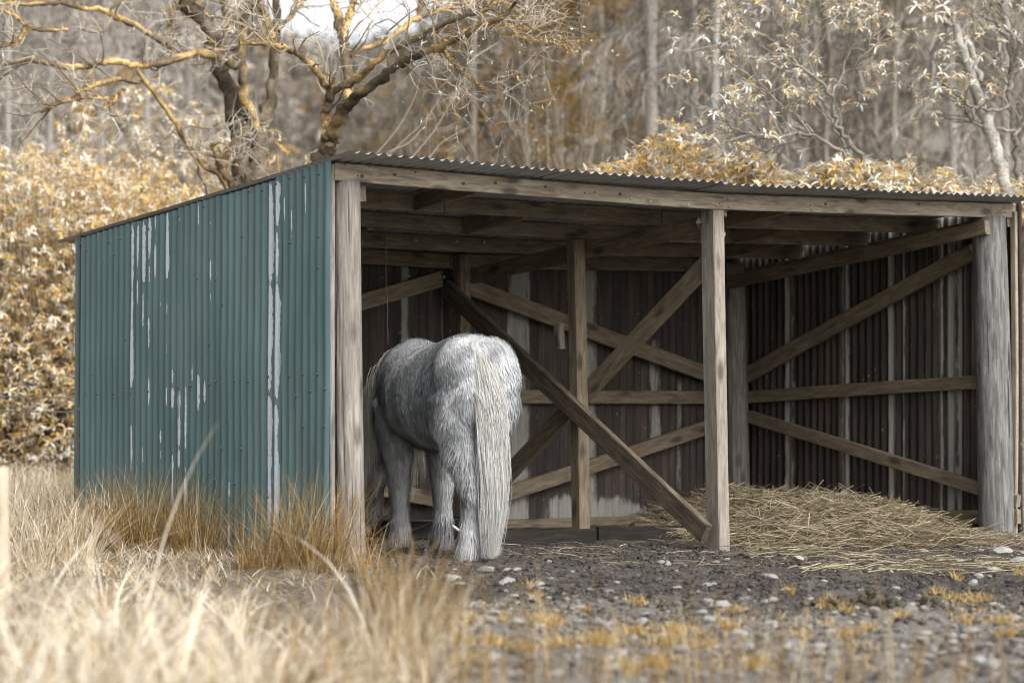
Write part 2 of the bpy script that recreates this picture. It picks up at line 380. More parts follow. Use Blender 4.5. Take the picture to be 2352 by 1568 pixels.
def height(x, y, fine=True):
    x = np.asarray(x, float); y = np.asarray(y, float)
    h = base_h(x, y)+hill_h(x, y)
    h = h+0.05*(fbm(x*0.9, y*0.9, 2, 5)-0.5)*sstep(0.0, 1.2, np.abs(y+0.1))
    if fine:
        inside = (sstep(-0.2, 0.3, y)*sstep(0, 0.3, x))
        a = 1-0.55*inside
        h = h+a*(0.070*(fbm(x*4, y*4, 3, 11)-0.5)+0.042*(fbm(x*13, y*13, 2, 21)-0.5))
    return h
def ground_at(px, py):
    z = 0.0
    for _ in range(6):
        p = on(2, z, px, py); z = float(height(p[0], p[1]))
    return np.array([p[0], p[1], z])
def axis(lo, hi, step, far_lo, far_hi):
    a = list(np.arange(lo, hi+1e-6, step)); s = step; v = hi
    while v < far_hi: s *= 1.22; s = min(s, 9); v += s; a.append(v)
    s = step; v = lo; b = []
    while v > far_lo: s *= 1.22; s = min(s, 9); v -= s; b.append(v)
    return np.array(b[::-1]+a)
gx = axis(-4.6, 7.4, 0.04, -260, 330); gy = axis(-6.6, 3.0, 0.04, -60, 340)
GX, GY = np.meshgrid(gx, gy); GZ = height(GX, GY)
d_, t_ = cam_dt(GX, GY); pxg = 1176+t_*FPX
# mud in front of and inside the shed, gravel towards the camera, dead grass elsewhere
edge = np.interp(d_, [7.5, 9.5, 11, 12.5, 13.6, 14.6, 16], [880, 800, 760, 800, 840, 850, 780])+260*(fbm(GX*1.6, GY*1.6, 3, 31)-0.5)
right = sstep(-50, 90, pxg-edge)*sstep(20.5, 19, d_)
mudm = right*sstep(10.3, 12.2, d_+1.8*(fbm(GX*1.3, GY*1.3, 3, 41)-0.5)-0.5*sstep(1900, 2300, pxg))
gravm = right*(1-mudm*0.9)
farm = sstep(26, 40, d_)
V = np.stack([GX, GY, GZ], -1).reshape(-1, 3); nx, ny = len(gx), len(gy)
idx = np.arange(nx*ny).reshape(ny, nx)
F = np.stack([idx[:-1, :-1], idx[:-1, 1:], idx[1:, 1:], idx[1:, :-1]], -1).reshape(-1, 4)
ground = mobj('ground', mesh('ground', V, [F], M['ground'], True, None, {'mud': mudm.ravel(), 'gravel': gravm.ravel(), 'far': farm.ravel()}))
tag(ground, 'dark muddy ground turning to gravel and dead grass', None, None, 'structure')
def hz(P): return height(P[..., 0], P[..., 1])

# ------------------------------------------------------------------ the shed
PER = 0.0762; AMP = 0.0092
shed = empty('field_shelter', (0, 0, 0), 'open-fronted timber and corrugated iron field shelter with green side wall', 'shed')
def sag(x): return np.interp(x, [0, 1.1, 2.4, 3.07, 4.5, 6.05, 6.4], [0, -0.012, -0.018, -0.021, 0.011, 0.050, 0.058])
def roofz(x, y): return 2.350-0.0965*y+sag(x)
def timber(name, p0, p1, w, h, mat, parent=shed, up=(0, 0, 1), seg=5, bow=0.004, ch=0.005, off=(0, 0, 0), label=None):
    """sawn timber from p0 to p1 (centre line); w across, h along `up`"""
    p0 = np.asarray(p0, float)+off; p1 = np.asarray(p1, float)+off
    X = p1-p0; L = np.linalg.norm(X); X /= L; up = np.asarray(up, float)
    Y = np.cross(up, X); Y /= np.linalg.norm(Y); Z = np.cross(X, Y)
    a, b = w/2, h/2; c = ch
    sec = np.array([[a-c, -b], [a, -b+c], [a, b-c], [a-c, b], [-a+c, b], [-a, b-c], [-a, -b+c], [-a+c, -b]])
    r = np.random.default_rng(abs(hash((round(p0[0], 3), round(p1[2], 3), name))) % 9999 if False else int(abs(p0[0]*131+p1[2]*977+p0[1]*71)*10) % 99999)
    V = []; s1, s2 = r.uniform(-1, 1, 2)*bow*2
    for i in range(seg+1):
        t = i/seg; q = sec*(1+r.normal(0, 0.012, sec.shape))
        V.append(np.c_[np.full(8, t*L)+(r.normal(0, 0.0015, 8) if i in (0, seg) else 0), q[:, 0]+s1*math.sin(math.pi*t)+r.normal(0, bow*0.2), q[:, 1]+s2*math.sin(math.pi*t)+r.normal(0, bow*0.2)])
    V = np.concatenate(V)
    F = [[i*8+j, i*8+(j+1) % 8, (i+1)*8+(j+1) % 8, (i+1)*8+j] for i in range(seg) for j in range(8)]
    n = seg*8
    caps = [[0, 7, 6, 1], [1, 6, 5, 2], [2, 5, 4, 3]]
    F += [list(c_) for c_ in caps]+[[n+k for k in c_[::-1]] for c_ in caps]
    o = mobj(name, mesh(name, V, [np.array(F)], mat), parent)
    o.matrix_world = Matrix(((X[0], Y[0], Z[0], p0[0]), (X[1], Y[1], Z[1], p0[1]), (X[2], Y[2], Z[2], p0[2]), (0, 0, 0, 1)))
    if label: o['label'] = label
    return o
def log_post(name, base, top, r0, r1, mat, label=None, seg=30, ns=64, seed=1):
    r = np.random.default_rng(seed); base = np.asarray(base, float); top = np.asarray(top, float)
    X = top-base; L = np.linalg.norm(X); X /= L; Y = norm(np.cross([0, 1.0, 0], X)); Z = np.cross(X, Y)
    ang = np.arange(ns)*2*math.pi/ns; V = []
    flute = r.normal(0, 0.03, ns)
    for _ in range(4): flute = (flute+np.roll(flute, 1)+np.roll(flute, -1))/3
    cr = [(int(k), *sorted(r.uniform(0, 1, 2))) for k in r.integers(0, ns, 26)]
    for i in range(seg+1):
        t = i/seg; rad = (r0+(r1-r0)*t)*(1+flute+r.normal(0, 0.006, ns)+0.012*np.sin(ang*2+t*5))
        for k, c0, c1 in cr:
            if c0 <= t <= c1: rad[(k+int(1.5*math.sin(t*9+k))) % ns] *= 0.93
        V.append(np.c_[np.full(ns, t*L), np.cos(ang)*rad+0.006*math.sin(t*4+seed), np.sin(ang)*rad])
    V = np.concatenate(V); V = np.vstack([V, [[L, 0, 0], [0, 0, 0]]])
    F = [[i*ns+j, i*ns+(j+1) % ns, (i+1)*ns+(j+1) % ns, (i+1)*ns+j] for i in range(seg) for j in range(ns)]
    T = [[seg*ns+j, seg*ns+(j+1) % ns, (seg+1)*ns] for j in range(ns)]+[[(j+1) % ns, j, (seg+1)*ns+1] for j in range(ns)]
    o = mobj(name, mesh(name, V, [np.array(T), np.array(F)], mat, True), shed)
    o.matrix_world = Matrix(((X[0], Y[0], Z[0], base[0]), (X[1], Y[1], Z[1], base[1]), (X[2], Y[2], Z[2], base[2]), (0, 0, 0, 1)))
    if label: o['label'] = label
    return o
NAIL = None
def dome(name, r, h, mat, ns=7):
    V = [[0, 0, h]]+[[math.cos(a)*r*0.7, math.sin(a)*r*0.7, h*0.7] for a in np.arange(ns)*2*math.pi/ns]+[[math.cos(a)*r, math.sin(a)*r, 0] for a in np.arange(ns)*2*math.pi/ns]
    T = [[0, 1+j, 1+(j+1) % ns] for j in range(ns)]; Q = [[1+j, 1+ns+j, 1+ns+(j+1) % ns, 1+(j+1) % ns] for j in range(ns)]
    return mesh(name, np.array(V), [np.array(T), np.array(Q)], mat, True)
NAIL = dome('nail', 0.0115, 0.009, M['nail']); BOLT = dome('bolt', 0.012, 0.009, M['bolt'])
def stud(me, name, p, nrm, parent):
    o = mobj(name, me, parent); q = Vector(nrm).to_track_quat('Z', 'Y'); o.rotation_euler = q.to_euler(); o.location = Vector(p); return o

# --- corrugated sheets -------------------------------------------------------
def wall_z(y): return roofz(0, y)-0.012+0.016*(y < 0.55)
# bare streaks on the green wall: (x, y_top, y_bottom, half width) in source pixels of the photograph
S = [(323, 541, 960, 6), (322, 985, 1010, 4), (321, 1030, 1160, 4.5), (341, 545, 660, 4), (340, 680, 752, 3), (356, 537, 700, 6), (355, 710, 809, 3.5), (370, 528, 640, 6), (369, 645, 700, 3.5), (368, 770, 858, 4),
     (386, 523, 568, 4), (384, 590, 685, 5), (413, 515, 692, 6), (411, 733, 772, 4), (409, 831, 867, 4), (404, 938, 1000, 4), (397, 725, 760, 3), (365, 915, 1000, 4), (361, 950, 985, 5), (442, 519, 555, 4), (440, 705, 728, 3),
     (489, 492, 560, 4), (518, 530, 560, 3), (518, 630, 693, 3.5), (516, 702, 745, 3), (498, 755, 784, 3.5), (511, 835, 862, 5), (511, 872, 903, 5), (511, 915, 940, 3), (431, 895, 945, 4.5), (428, 942, 1005, 7),
     (449, 915, 945, 3), (447, 950, 1010, 5), (464, 882, 935, 3.5), (462, 935, 1040, 4.5), (479, 907, 1010, 5), (493, 908, 930, 3), (493, 925, 990, 5), (400, 1043, 1090, 5), (397, 1090, 1128, 4), (444, 1000, 1100, 4), (441, 1090, 1157, 5),
     (459, 1000, 1110, 3), (425, 1102, 1250, 3.5), (455, 1123, 1170, 3), (452, 1160, 1260, 5), (491, 1010, 1040, 5), (570, 1170, 1226, 5), (563, 1272, 1342, 7), (604, 1308, 1345, 6), (658, 443, 700, 8), (660, 690, 960, 6.5), (661, 960, 1298, 5.5),
     (676, 438, 560, 7), (677, 560, 700, 5), (679, 690, 980, 9), (684, 980, 1310, 7), (714, 420, 452, 4), (697, 470, 560, 2), (714, 500, 590, 2), (748, 440, 530, 2), (611, 905, 940, 3.5), (816, 1062, 1125, 6), (244, 1015, 1036, 3.5),
     (346, 1075, 1095, 3), (357, 1085, 1140, 2), (540, 1010, 1020, 3), (605, 1235, 1255, 3), (636, 1010, 1020, 2)]
streaks = []
for (x, y0, y1, hw) in S:
    a = onX(-0.01, x/1.0629, y0/1.0629); b = onX(-0.01, x/1.0629, y1/1.0629)
    ym = 0.3*PER+round(((a[1]+b[1])/2-0.3*PER)/PER+0.08)*PER-0.12*PER
    streaks.append((ym+0.1*(a[1]-b[1]), ym-0.1*(a[1]-b[1]), b[2], a[2], hw*(0.0021 if x > 640 and hw > 5 else 0.0015), len(streaks)))
def corrugated(name, us, vs_lo, vs_hi, place, nv, mat, spp=10, attrf=None, phase=0.0, wob=0.002, seed=0, attrn='bare', lift=0.0, amp=AMP):
    """us: (u0,u1) along the waves; place(u, v, w) -> xyz"""
    r = np.random.default_rng(seed)
    nu = int(round((us[1]-us[0])/PER*spp)); u = np.linspace(us[0], us[1], nu+1)
    t = np.linspace(0, 1, nv+1); U, T = np.meshgrid(u, t)
    lo = vs_lo(u)+0.004*r.standard_normal(); hi = vs_hi(u)
    Vv = lo[None]*(1-T)+hi[None]*T
    w = amp*np.cos((U-phase)*2*math.pi/PER)+wob*4*(fbm(U*2.2+seed, Vv*1.7, 2, 50+seed)-0.5)+lift
    Pn = place(U, Vv, w)
    idx = np.arange((nu+1)*(nv+1)).reshape(nv+1, nu+1)
    F = np.stack([idx[:-1, :-1], idx[:-1, 1:], idx[1:, 1:], idx[1:, :-1]], -1).reshape(-1, 4)
    at = {attrn: attrf(U, Vv).ravel()} if attrf is not None else None
    return mobj(name, mesh(name, Pn.reshape(-1, 3), [F], mat, True, None, at), shed)
def bare_attr(U, Vv):
    a = np.zeros(U.shape)
    for (ya, yb, z0, z1, hw, si) in streaks:
        hw = hw*(0.60+0.6*vnoise(Vv*9+si*7.3, Vv*0+si, 5)+0.35*(vnoise(Vv*40, Vv*0+si, 6)-0.5))
        yc = ya+(yb-ya)*np.clip((z1-Vv)/max(z1-z0, 1e-3), 0, 1)
        m = (1-np.clip(np.abs(U-yc)/(hw*1.25), 0, 2)*0.6)*np.clip((Vv-z0)/0.16, 0, 1)**0.4*np.clip((z1-Vv)/0.09, 0, 1)**0.4
        a = np.maximum(a, np.clip(m, 0, 1))
    return np.clip(a*1.25, 0, 1)
ph = 0.3*PER
bounds = [-0.005, 0.545, 1.20, 1.72, 2.30, 2.70, 3.105]
wall_sheets = []
for i in range(len(bounds)-1):
    u0, u1 = bounds[i]-(0.03 if i else 0), bounds[i+1]
    dz = random.uniform(-0.012, 0.0)
    o = corrugated('wall_sheet', (u0, u1), lambda u: 0.02+0*u, (lambda dz: (lambda u: np.array([wall_z(k) for k in u])+dz))(dz), lambda U, Vv, w: np.stack([-0.012-w, U, Vv], -1), 110, M['green'], 12, bare_attr, ph, 0.0030, i, 'bare', 0.0022*(i % 2), 0.0112)
    wall_sheets.append(o)
wall_sheets[0]['label'] = 'green corrugated sheet at the front post with two long bare streaks beside it'
# nails on the green wall (source pixels)
NL = [(199, 597), (211, 611), (270, 592), (300, 583), (284, 622), (256, 640), (328, 566), (359, 560), (371, 571), (444, 527), (490, 505), (597, 577), (633, 465), (672, 449), (711, 434), (744, 431), (777, 425), (781, 577), (783, 653), (713, 592), (512, 840), (614, 466), (572, 437),
      (205, 960), (231, 961), (271, 960), (312, 955), (324, 957), (363, 955), (404, 943), (433, 946), (463, 942), (512, 938), (524, 931), (577, 929), (611, 931), (662, 919), (700, 918), (736, 913), (772, 914), (755, 955), (791, 949), (719, 967), (270, 872), (312, 828), (230, 914),
      (504, 1155), (519, 1170), (571, 1180), (647, 1212), (545, 1095), (591, 1096), (739, 1040), (795, 1040), (605, 1318), (535, 682), (547, 743), (486, 681)]
for (x, y) in NL:
    p = onX(-0.022, x/1.0629, y/1.0629); k = int(np.clip(np.searchsorted(bounds, p[1])-1, 0, len(wall_sheets)-1))
    yc_ = ph+round((p[1]-ph)/PER)*PER
    stud(NAIL, 'nail', (-0.0236, yc_, p[2]), (-1, 0, 0), wall_sheets[k])
# roof
rb = [-1.6, 8, 20.3, 30, 38, 47, 57, 66, 78.5]
for i in range(len(rb)-1):
    x0, x1 = 0.0405+PER*(rb[i]-(0.7 if i else 0)), 0.0405+PER*rb[i+1]
    if i == 0: x0 = -0.03
    fr = random.uniform(-0.012, 0.012)
    def place(U, Vv, w, lift=0.004*(i % 2)): return np.stack([U, Vv, roofz(U, Vv)+w+lift], -1)
    corrugated('roof_sheet', (x0, x1), lambda u, fr=fr: -0.246+fr+0*u, lambda u: 3.34+0*u, place, 16, M['roof'], 12, None, 0.0405, 0.002, 20+i)
# rusty back and right walls (seen from inside)
def galv_attr(cent):
    def f(U, Vv):
        a = np.zeros(U.shape)
        for (c, hw, lo, hi, s) in cent:
            a = np.maximum(a, s*np.clip(1.15-np.abs(U-c)/hw*0.6, 0, 1)*sstep(lo-0.05, lo+0.1, Vv)*sstep(hi+0.05, hi-0.15, Vv))
        return a
    return f
XW = 6.055; YB = 3.02
cr = []
for (x, w_, s_) in [(1812, 0.05, 0.8), (1942, 0.035, 0.95), (2050, 0.04, 0.9), (2076, 0.02, 0.6), (2160, 0.028, 0.9), (2185, 0.05, 0.95), (2205, 0.02, 0.8), (2120, 0.02, 0.45), (2000, 0.02, 0.35), (2040, 0.02, 0.4)]:
    p = onX(XW, x, 950); cr.append((p[1], w_, -0.2, 2.5, s_))
rbnd = [-0.02, 0.62, 1.22, 1.85, 2.45, 3.04]
for i in range(5):
    corrugated('back_sheet' if False else 'wall_sheet', (rbnd[i]-0.03, rbnd[i+1]), lambda u: -0.09+0*u, lambda u: roofz(XW, u)-0.001, lambda U, Vv, w: np.stack([XW+w, U, Vv], -1), 26, M['rust'], 10, galv_attr(cr), 0.01, 0.003, 40+i, 'galv', 0.003*(i % 2))['label'] = 'rusty brown corrugated sheet of the right-hand wall'
cb = []
for (x, w_, s_, lo, hi) in [(928, 0.03, 0.95, -.2, 2.4), (1190, 0.11, 0.85, -.2, 2.4), (1350, 0.09, 0.75, -.2, 2.4), (1470, 0.02, 0.4, .2, 1.4), (1505, 0.06, 0.7, .5, 1.5), (1560, 0.03, 0.5, 0.1, 1.2), (1400, 0.22, 0.9, -.2, .22), (1300, 0.2, 0.8, -.2, .26), (1180, 0.15, 0.9, -.2, .24), (1460, .15, .8, -.2, .16), (1015, 0.02, 0.5, -.2, 2.4)]:
    p = onY(YB, x, 950); cb.append((p[0], w_, lo, hi, s_))
bb = [0.0, 0.7, 1.4, 2.1, 2.8, 3.5, 4.2, 4.9, 5.5, 6.06]
for i in range(9):
    corrugated('wall_sheet', (bb[i]-0.03, bb[i+1]), lambda u: -0.03-0.0165*u, lambda u: roofz(u, YB)-0.001, lambda U, Vv, w: np.stack([U, YB+w, Vv], -1), 26, M['rust'], 10, galv_attr(cb), 0.02, 0.003, 60+i, 'galv', 0.003*(i % 2))['label'] = 'rusty brown corrugated sheet of the back wall'

# --- posts -------------------------------------------------------------------
pl = dep(808, 1290, 14.27); pt = dep(795, 415, 14.27)
pl[2] = -0.15
log_post('post', pl, (pt[0], pt[1], 2.235), 0.088, 0.081, M['post'], 'weathered round log post at the left front corner', seed=3)
p0 = dep(2292, 1250, 17.78); p1 = dep(2270, 505, 17.78); p0[2] = -0.25
log_post('post', p0, (p1[0], p1[1], 2.29), 0.131, 0.122, M['greypost'], 'thick silver-grey log post at the right front corner', seed=5)
p0 = dep(1697, 1180, 19.95); p1 = dep(1686, 600, 19.95); p0[2] = -0.2
log_post('post', p0, (p1[0], p1[1], 2.06), 0.092, 0.092, M['post'], 'round post in the far back corner behind the hay', seed=7)
log_post('post', (0.16, 2.80, -0.1), (0.14, 2.80, 2.05), 0.09, 0.085, M['post'], seed=9)
b0 = onY(0.065, 1651, 1264); b1 = onY(0.065, 1637, 483)
timber('post', (b0[0], 0.065, -0.12), (b1[0]-0.003, 0.065, 2.205+0.0), 0.128, 0.096, M['midpost'], up=(1, 0, 0), label='sawn grey square post in the middle of the open front')
timber('post', (3.085, 1.43, -0.1), (3.06, 1.47, 2.075), 0.092, 0.098, M['inner'], up=(1, 0, 0), label='brown square post half way along the partition')
timber('post', (3.09, 2.83, -0.1), (3.08, 2.83, 2.03), 0.095, 0.10, M['inner'], up=(1, 0, 0))
# --- front beam in two lengths, following the sag -----------------------------
def beam_pts(x): return np.array([x, 0.028, 2.283+np.interp(x, [0.03, 1.1, 2.43, 3.07, 4.5, 6.06], [0.002, -0.012, -0.024, -0.025, 0.012, 0.055])])
fb = [0.032, 1.1, 2.432, 2.436, 4.5, 6.06]
tb = []
def front_beam(xs, label):
    P = [beam_pts(x) for x in np.linspace(xs[0], xs[1], 9)]
    o = timber('beam', P[0], P[-1], 0.052, 0.104, M['beam'], seg=8, bow=0.0, label=label)
    me = o.data; X = np.array([v.co for v in me.vertices]); ch = np.array(o.matrix_world.inverted())
    for i in range(9):
        q = o.matrix_world.inverted() @ Vector(P[i])
        for j in range(8): me.vertices[i*8+j].co.z += q.z
    return o
fl = front_beam((0.032, 2.4335), 'long front beam at the left, knotty tan timber'); fr_ = front_beam((2.4365, 6.06), 'long front beam at the right, greyish timber')
for (x, y, me, nm, par) in [(1494, 492, BOLT, 'bolt', fr_), (1450, 485, BOLT, 'bolt', fl), (1580, 500, BOLT, 'bolt', fr_)]:
    p = onY(0.0, x, y*0.9409); 
    q = par.matrix_world.inverted() @ Vector(p)
    o = mobj(nm, me, par); o.location = q; o.rotation_euler = (math.radians(90), 0, 0)
KNOT = dome('knot', 0.0125, 0.002, plain('knot_wood', (0.115, 0.086, 0.058), 0.8, 0.2, 0.6, 90), 10)
SNAIL = dome('nail', 0.006, 0.004, M['nail'])
for (ox, oy, sc_, pts_, me_, nm_) in [(800, 350, 3.92, [(1300, 385), (640, 300), (2085, 415), (330, 315), (1605, 380)], KNOT, 'knot'), (1380, 400, 3.92, [(525, 290)], KNOT, 'knot'), (1950, 420, 4.276, [(280, 335), (1250, 335)], KNOT, 'knot'),
        (1380, 400, 3.92, [(185, 280), (280, 272), (1500, 325), (1480, 385), (1500, 400), (1555, 340), (1560, 415)], SNAIL, 'nail'), (1950, 420, 4.276, [(120, 345), (128, 400), (2000, 365), (2010, 437), (2145, 357), (2160, 425)], SNAIL, 'nail'), (800, 350, 3.92, [(170, 200), (290, 312), (400, 225), (840, 280)], SNAIL, 'nail')]:
    for (cx_, cy_) in pts_:
        p = onY(0.001, (ox+cx_/sc_)/1.0629, (oy+cy_/sc_)/1.0629); par = fl if p[0] < 2.435 else fr_
        o = mobj(nm_, me_, par); o.location = par.matrix_world.inverted() @ Vector(p); o.rotation_euler = (math.radians(90), 0, 0)
        if nm_ == 'knot': o.scale = (1.25, 0.9, 1)
timber('batten', onX(0.02, 764, 1250), onX(0.02, 764, 376), 0.032, 0.045, M['post'], up=(0, 1, 0), off=(0.004, 0.02, 0), label='pale upright batten between green wall and log post')
# --- purlins, rafters, short noggins -------------------------------------------
for k, Y in enumerate((0.74, 1.45, 2.18)):
    cut = [1.35, 2.05, 1.1][k]; cut2 = [3.2, 4.2, 3.6][k]
    for (a, b) in ((0.03, cut), (cut+0.004, cut2), (cut2+0.004, 6.02)):
        za, zb = roofz(a, Y)-0.066, roofz(b, Y)-0.066
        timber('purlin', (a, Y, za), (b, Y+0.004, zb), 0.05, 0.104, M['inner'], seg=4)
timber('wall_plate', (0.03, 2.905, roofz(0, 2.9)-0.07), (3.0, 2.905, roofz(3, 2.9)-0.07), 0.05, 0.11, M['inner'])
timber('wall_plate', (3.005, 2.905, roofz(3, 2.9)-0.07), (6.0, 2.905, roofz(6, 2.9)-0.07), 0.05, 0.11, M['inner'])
def slope(name, x, y0, y1, dz, w=0.05, h=0.1, mat='inner', dx=0.0, label=None):
    return timber(name, (x, y0, roofz(x, y0)-dz), (x+dx, y1, roofz(x, y1)-dz), w, h, M[mat], label=label)
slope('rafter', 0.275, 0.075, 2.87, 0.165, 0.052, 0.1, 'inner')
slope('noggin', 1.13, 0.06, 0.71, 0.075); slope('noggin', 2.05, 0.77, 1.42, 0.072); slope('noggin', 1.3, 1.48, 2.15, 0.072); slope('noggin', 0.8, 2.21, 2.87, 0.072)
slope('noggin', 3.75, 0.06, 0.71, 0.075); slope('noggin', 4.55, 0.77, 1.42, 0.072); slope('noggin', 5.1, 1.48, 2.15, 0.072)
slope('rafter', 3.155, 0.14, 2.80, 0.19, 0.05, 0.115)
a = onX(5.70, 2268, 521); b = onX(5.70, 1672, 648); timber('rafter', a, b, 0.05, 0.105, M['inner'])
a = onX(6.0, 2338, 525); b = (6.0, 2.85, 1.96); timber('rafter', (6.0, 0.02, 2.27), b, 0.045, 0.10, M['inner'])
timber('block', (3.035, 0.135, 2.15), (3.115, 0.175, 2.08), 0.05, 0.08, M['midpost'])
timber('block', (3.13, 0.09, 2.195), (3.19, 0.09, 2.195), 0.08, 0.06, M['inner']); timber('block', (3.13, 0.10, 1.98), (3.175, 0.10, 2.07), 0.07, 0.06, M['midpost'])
# --- rails and diagonal braces on back wall, right wall and partition ----------
def railY(Y, a, b, w, mat='inner', name='rail', t=0.045, label=None): return timber(name, onY(Y, *a), onY(Y, *b), t, w, M[mat], label=label)
def railX(X, a, b, w, mat='inner', name='rail', t=0.045, label=None): return timber(name, onX(X, *a), onX(X, *b), t, w, M[mat], label=label)
YR = 2.955; XR = 5.995
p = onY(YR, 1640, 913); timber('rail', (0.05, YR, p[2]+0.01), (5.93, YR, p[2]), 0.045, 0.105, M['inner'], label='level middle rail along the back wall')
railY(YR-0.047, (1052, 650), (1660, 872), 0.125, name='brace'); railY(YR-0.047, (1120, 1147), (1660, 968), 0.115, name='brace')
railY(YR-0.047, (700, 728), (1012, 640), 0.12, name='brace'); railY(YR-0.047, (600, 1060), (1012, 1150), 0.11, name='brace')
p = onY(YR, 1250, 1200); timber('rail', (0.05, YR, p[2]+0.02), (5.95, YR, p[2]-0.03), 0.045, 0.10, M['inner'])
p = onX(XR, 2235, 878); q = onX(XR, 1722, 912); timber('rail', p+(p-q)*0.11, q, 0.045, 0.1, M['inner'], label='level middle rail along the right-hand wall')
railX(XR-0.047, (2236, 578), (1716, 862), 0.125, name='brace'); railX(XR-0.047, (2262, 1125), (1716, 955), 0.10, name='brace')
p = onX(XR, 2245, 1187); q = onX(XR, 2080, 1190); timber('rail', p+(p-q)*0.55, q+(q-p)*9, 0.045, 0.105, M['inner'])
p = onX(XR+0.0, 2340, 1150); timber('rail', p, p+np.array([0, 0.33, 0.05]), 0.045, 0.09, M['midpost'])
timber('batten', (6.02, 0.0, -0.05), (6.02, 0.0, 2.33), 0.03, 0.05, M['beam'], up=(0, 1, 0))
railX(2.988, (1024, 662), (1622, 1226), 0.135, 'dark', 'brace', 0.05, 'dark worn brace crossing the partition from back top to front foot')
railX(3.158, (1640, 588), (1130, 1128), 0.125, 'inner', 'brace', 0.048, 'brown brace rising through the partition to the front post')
o = timber('block', onX(3.0, 1285, 744), onX(3.0, 1287, 802), 0.07, 0.05, M['midpost'], up=(1, 0, 0), label='small pale block on the middle partition post')
for (x, y, Y) in [(955, 512, 2.1), (1050, 514, 2.1), (1112, 516, 2.1), (940, 594, 2.88), (1020, 596, 2.88), (940, 472, 1.42), (1115, 480, 1.42), (1205, 487, 1.42)]:
    stud(BOLT, 'bolt', onY(Y+0.02, x+0, y+40), (0, -1, 0), shed)

# ------------------------------------------------------------------ things in the shed: planks, tub, twine, hay
def ground_plank(a, b, h, label):
    A = ground_at(*a); B = ground_at(*b); A[2] += h/2+0.008; B[2] += h/2+0.008
    t = empty('kerb_plank', (*A[:2], A[2]-h/2-0.02), label, 'plank', 'planks on edge along the stall floor')
    o = timber('board', A-np.array([0, 0, 0.025]), B-np.array([0, 0, 0.025]), 0.042, h+0.05, M['plank'], None); mw = o.matrix_world.copy(); o.parent = t; o.matrix_parent_inverse = Matrix.Translation(-t.location)
ground_plank((1120, 1250), (1368, 1247), 0.092, 'dark wet plank on edge beside the horse tail')
ground_plank((1371, 1240), (1606, 1236), 0.085, 'dark wet plank on edge running to the middle front post')
def lathe(prof, ns=40):
    ang = np.arange(ns)*2*math.pi/ns; V = np.concatenate([np.c_[np.cos(ang)*r, np.sin(ang)*r, np.full(ns, z)] for r, z in prof])
    F = [[i*ns+j, i*ns+(j+1) % ns, (i+1)*ns+(j+1) % ns, (i+1)*ns+j] for i in range(len(prof)-1) for j in range(ns)]
    return V, np.array(F)
tc = ground_at(955, 1236); tc[2] -= 0.01
tub = empty('feed_tub', tc, 'low round black rubber feed tub in front of the horse', 'tub')
Vt, Ft = lathe([(0.02, 0.012), (0.27, 0.012), (0.285, 0.0), (0.30, 0.02), (0.325, 0.125), (0.345, 0.13), (0.345, 0.14), (0.315, 0.138), (0.29, 0.03), (0.02, 0.022)])
mobj('tub_wall', mesh('tub_wall', Vt, [Ft], M['rubber'], True), tub)
ang = np.linspace(-2.3, -1.5, 12)+0.9; Pp = np.c_[np.cos(ang)*0.345, np.sin(ang)*0.345, 0.10-0.05*np.sin(np.linspace(0, math.pi, 12))]
Vh, Fh = tubes(Pp[None], np.full((1, 12), 0.010), 6); mobj('rope_handle', mesh('rope_handle', Vh, [Fh], M['white'], True), tub)
q0 = onY(2.14, 886, 560); q1 = onY(2.14, 891, 790)
Pt = np.linspace(q0, q1, 10); Pt[1:-1] += rng.normal(0, 0.004, (8, 3)); Pt[0, 2] += 0.05
Vt, Ft = tubes(Pt[None], np.full((1, 10), 0.0035), 5)
tw = tag(mobj('twine', mesh('twine', Vt-q0, [Ft], M['twine'], True), None, q0), 'loose baler twine hanging from a purlin above the horse back', 'twine')

def hay_color(n):
    a = rnd(n, 1); c = lin(128, 115, 92)*(1-a)+lin(178, 166, 140)*a
    d = rnd(n, 1) < 0.25; c = np.where(d, lin(90, 78, 58), c); return c*(0.65+0.55*rnd(n, 1))
def hay_h(x, y):
    # mound along the right bay, deepest at the back corner
    d = (x-4.75)/1.5; e = (y-2.0)/1.7
    m = np.exp(-(np.abs(d)**2.6))*np.exp(-np.abs(e)**2.4)*0.40
    m2 = 0.11*np.exp(-(((x-4.9)/1.2)**2)-((y-0.55)/0.65)**2)
    m3 = 0.30*np.exp(-(((x-4.35)/0.75)**2)-((y-2.3)/0.7)**2)
    d_h, t_h = cam_dt(x, y)
    return sstep(1440, 1700, 1176+t_h*FPX+40*(fbm(x*2, y*2, 2, 8)-0.5))*(m*0.62*sstep(3.6, 5.2, x+0.15*y)+m2*sstep(5.75, 5.1, x)+m3*0.15)*(1-(1-sstep(5.9, 5.2, x))*sstep(1.6, 0.8, y))*(0.8+0.4*fbm(x*3, y*3, 2, 77))
hb = np.array([4.7, 1.2, -0.06]); hay = empty('hay_heap', hb, 'loose heap of dry hay spread over the floor of the right bay', 'hay')
hx = np.linspace(3.1, 6.0, 70); hy = np.linspace(-1.1, 2.9, 100); HX, HY = np.meshgrid(hx, hy)
HZ = height(HX, HY, False)-0.03+hay_h(HX, HY)+0.03*(fbm(HX*9, HY*9, 2, 5)-0.5)-0.08*(hay_h(HX, HY) < 0.02)
idx = np.arange(HX.size).reshape(HX.shape); F = np.stack([idx[:-1, :-1], idx[:-1, 1:], idx[1:, 1:], idx[1:, :-1]], -1).reshape(-1, 4)
Vv = np.stack([HX, HY, HZ], -1).reshape(-1, 3)
mobj('hay_core', mesh('hay_core', Vv-hb, [F], M['hay'], True, np.tile(lin(92, 76, 52), (len(Vv), 1))*(0.4+0.7*rnd(len(Vv), 1))), hay)
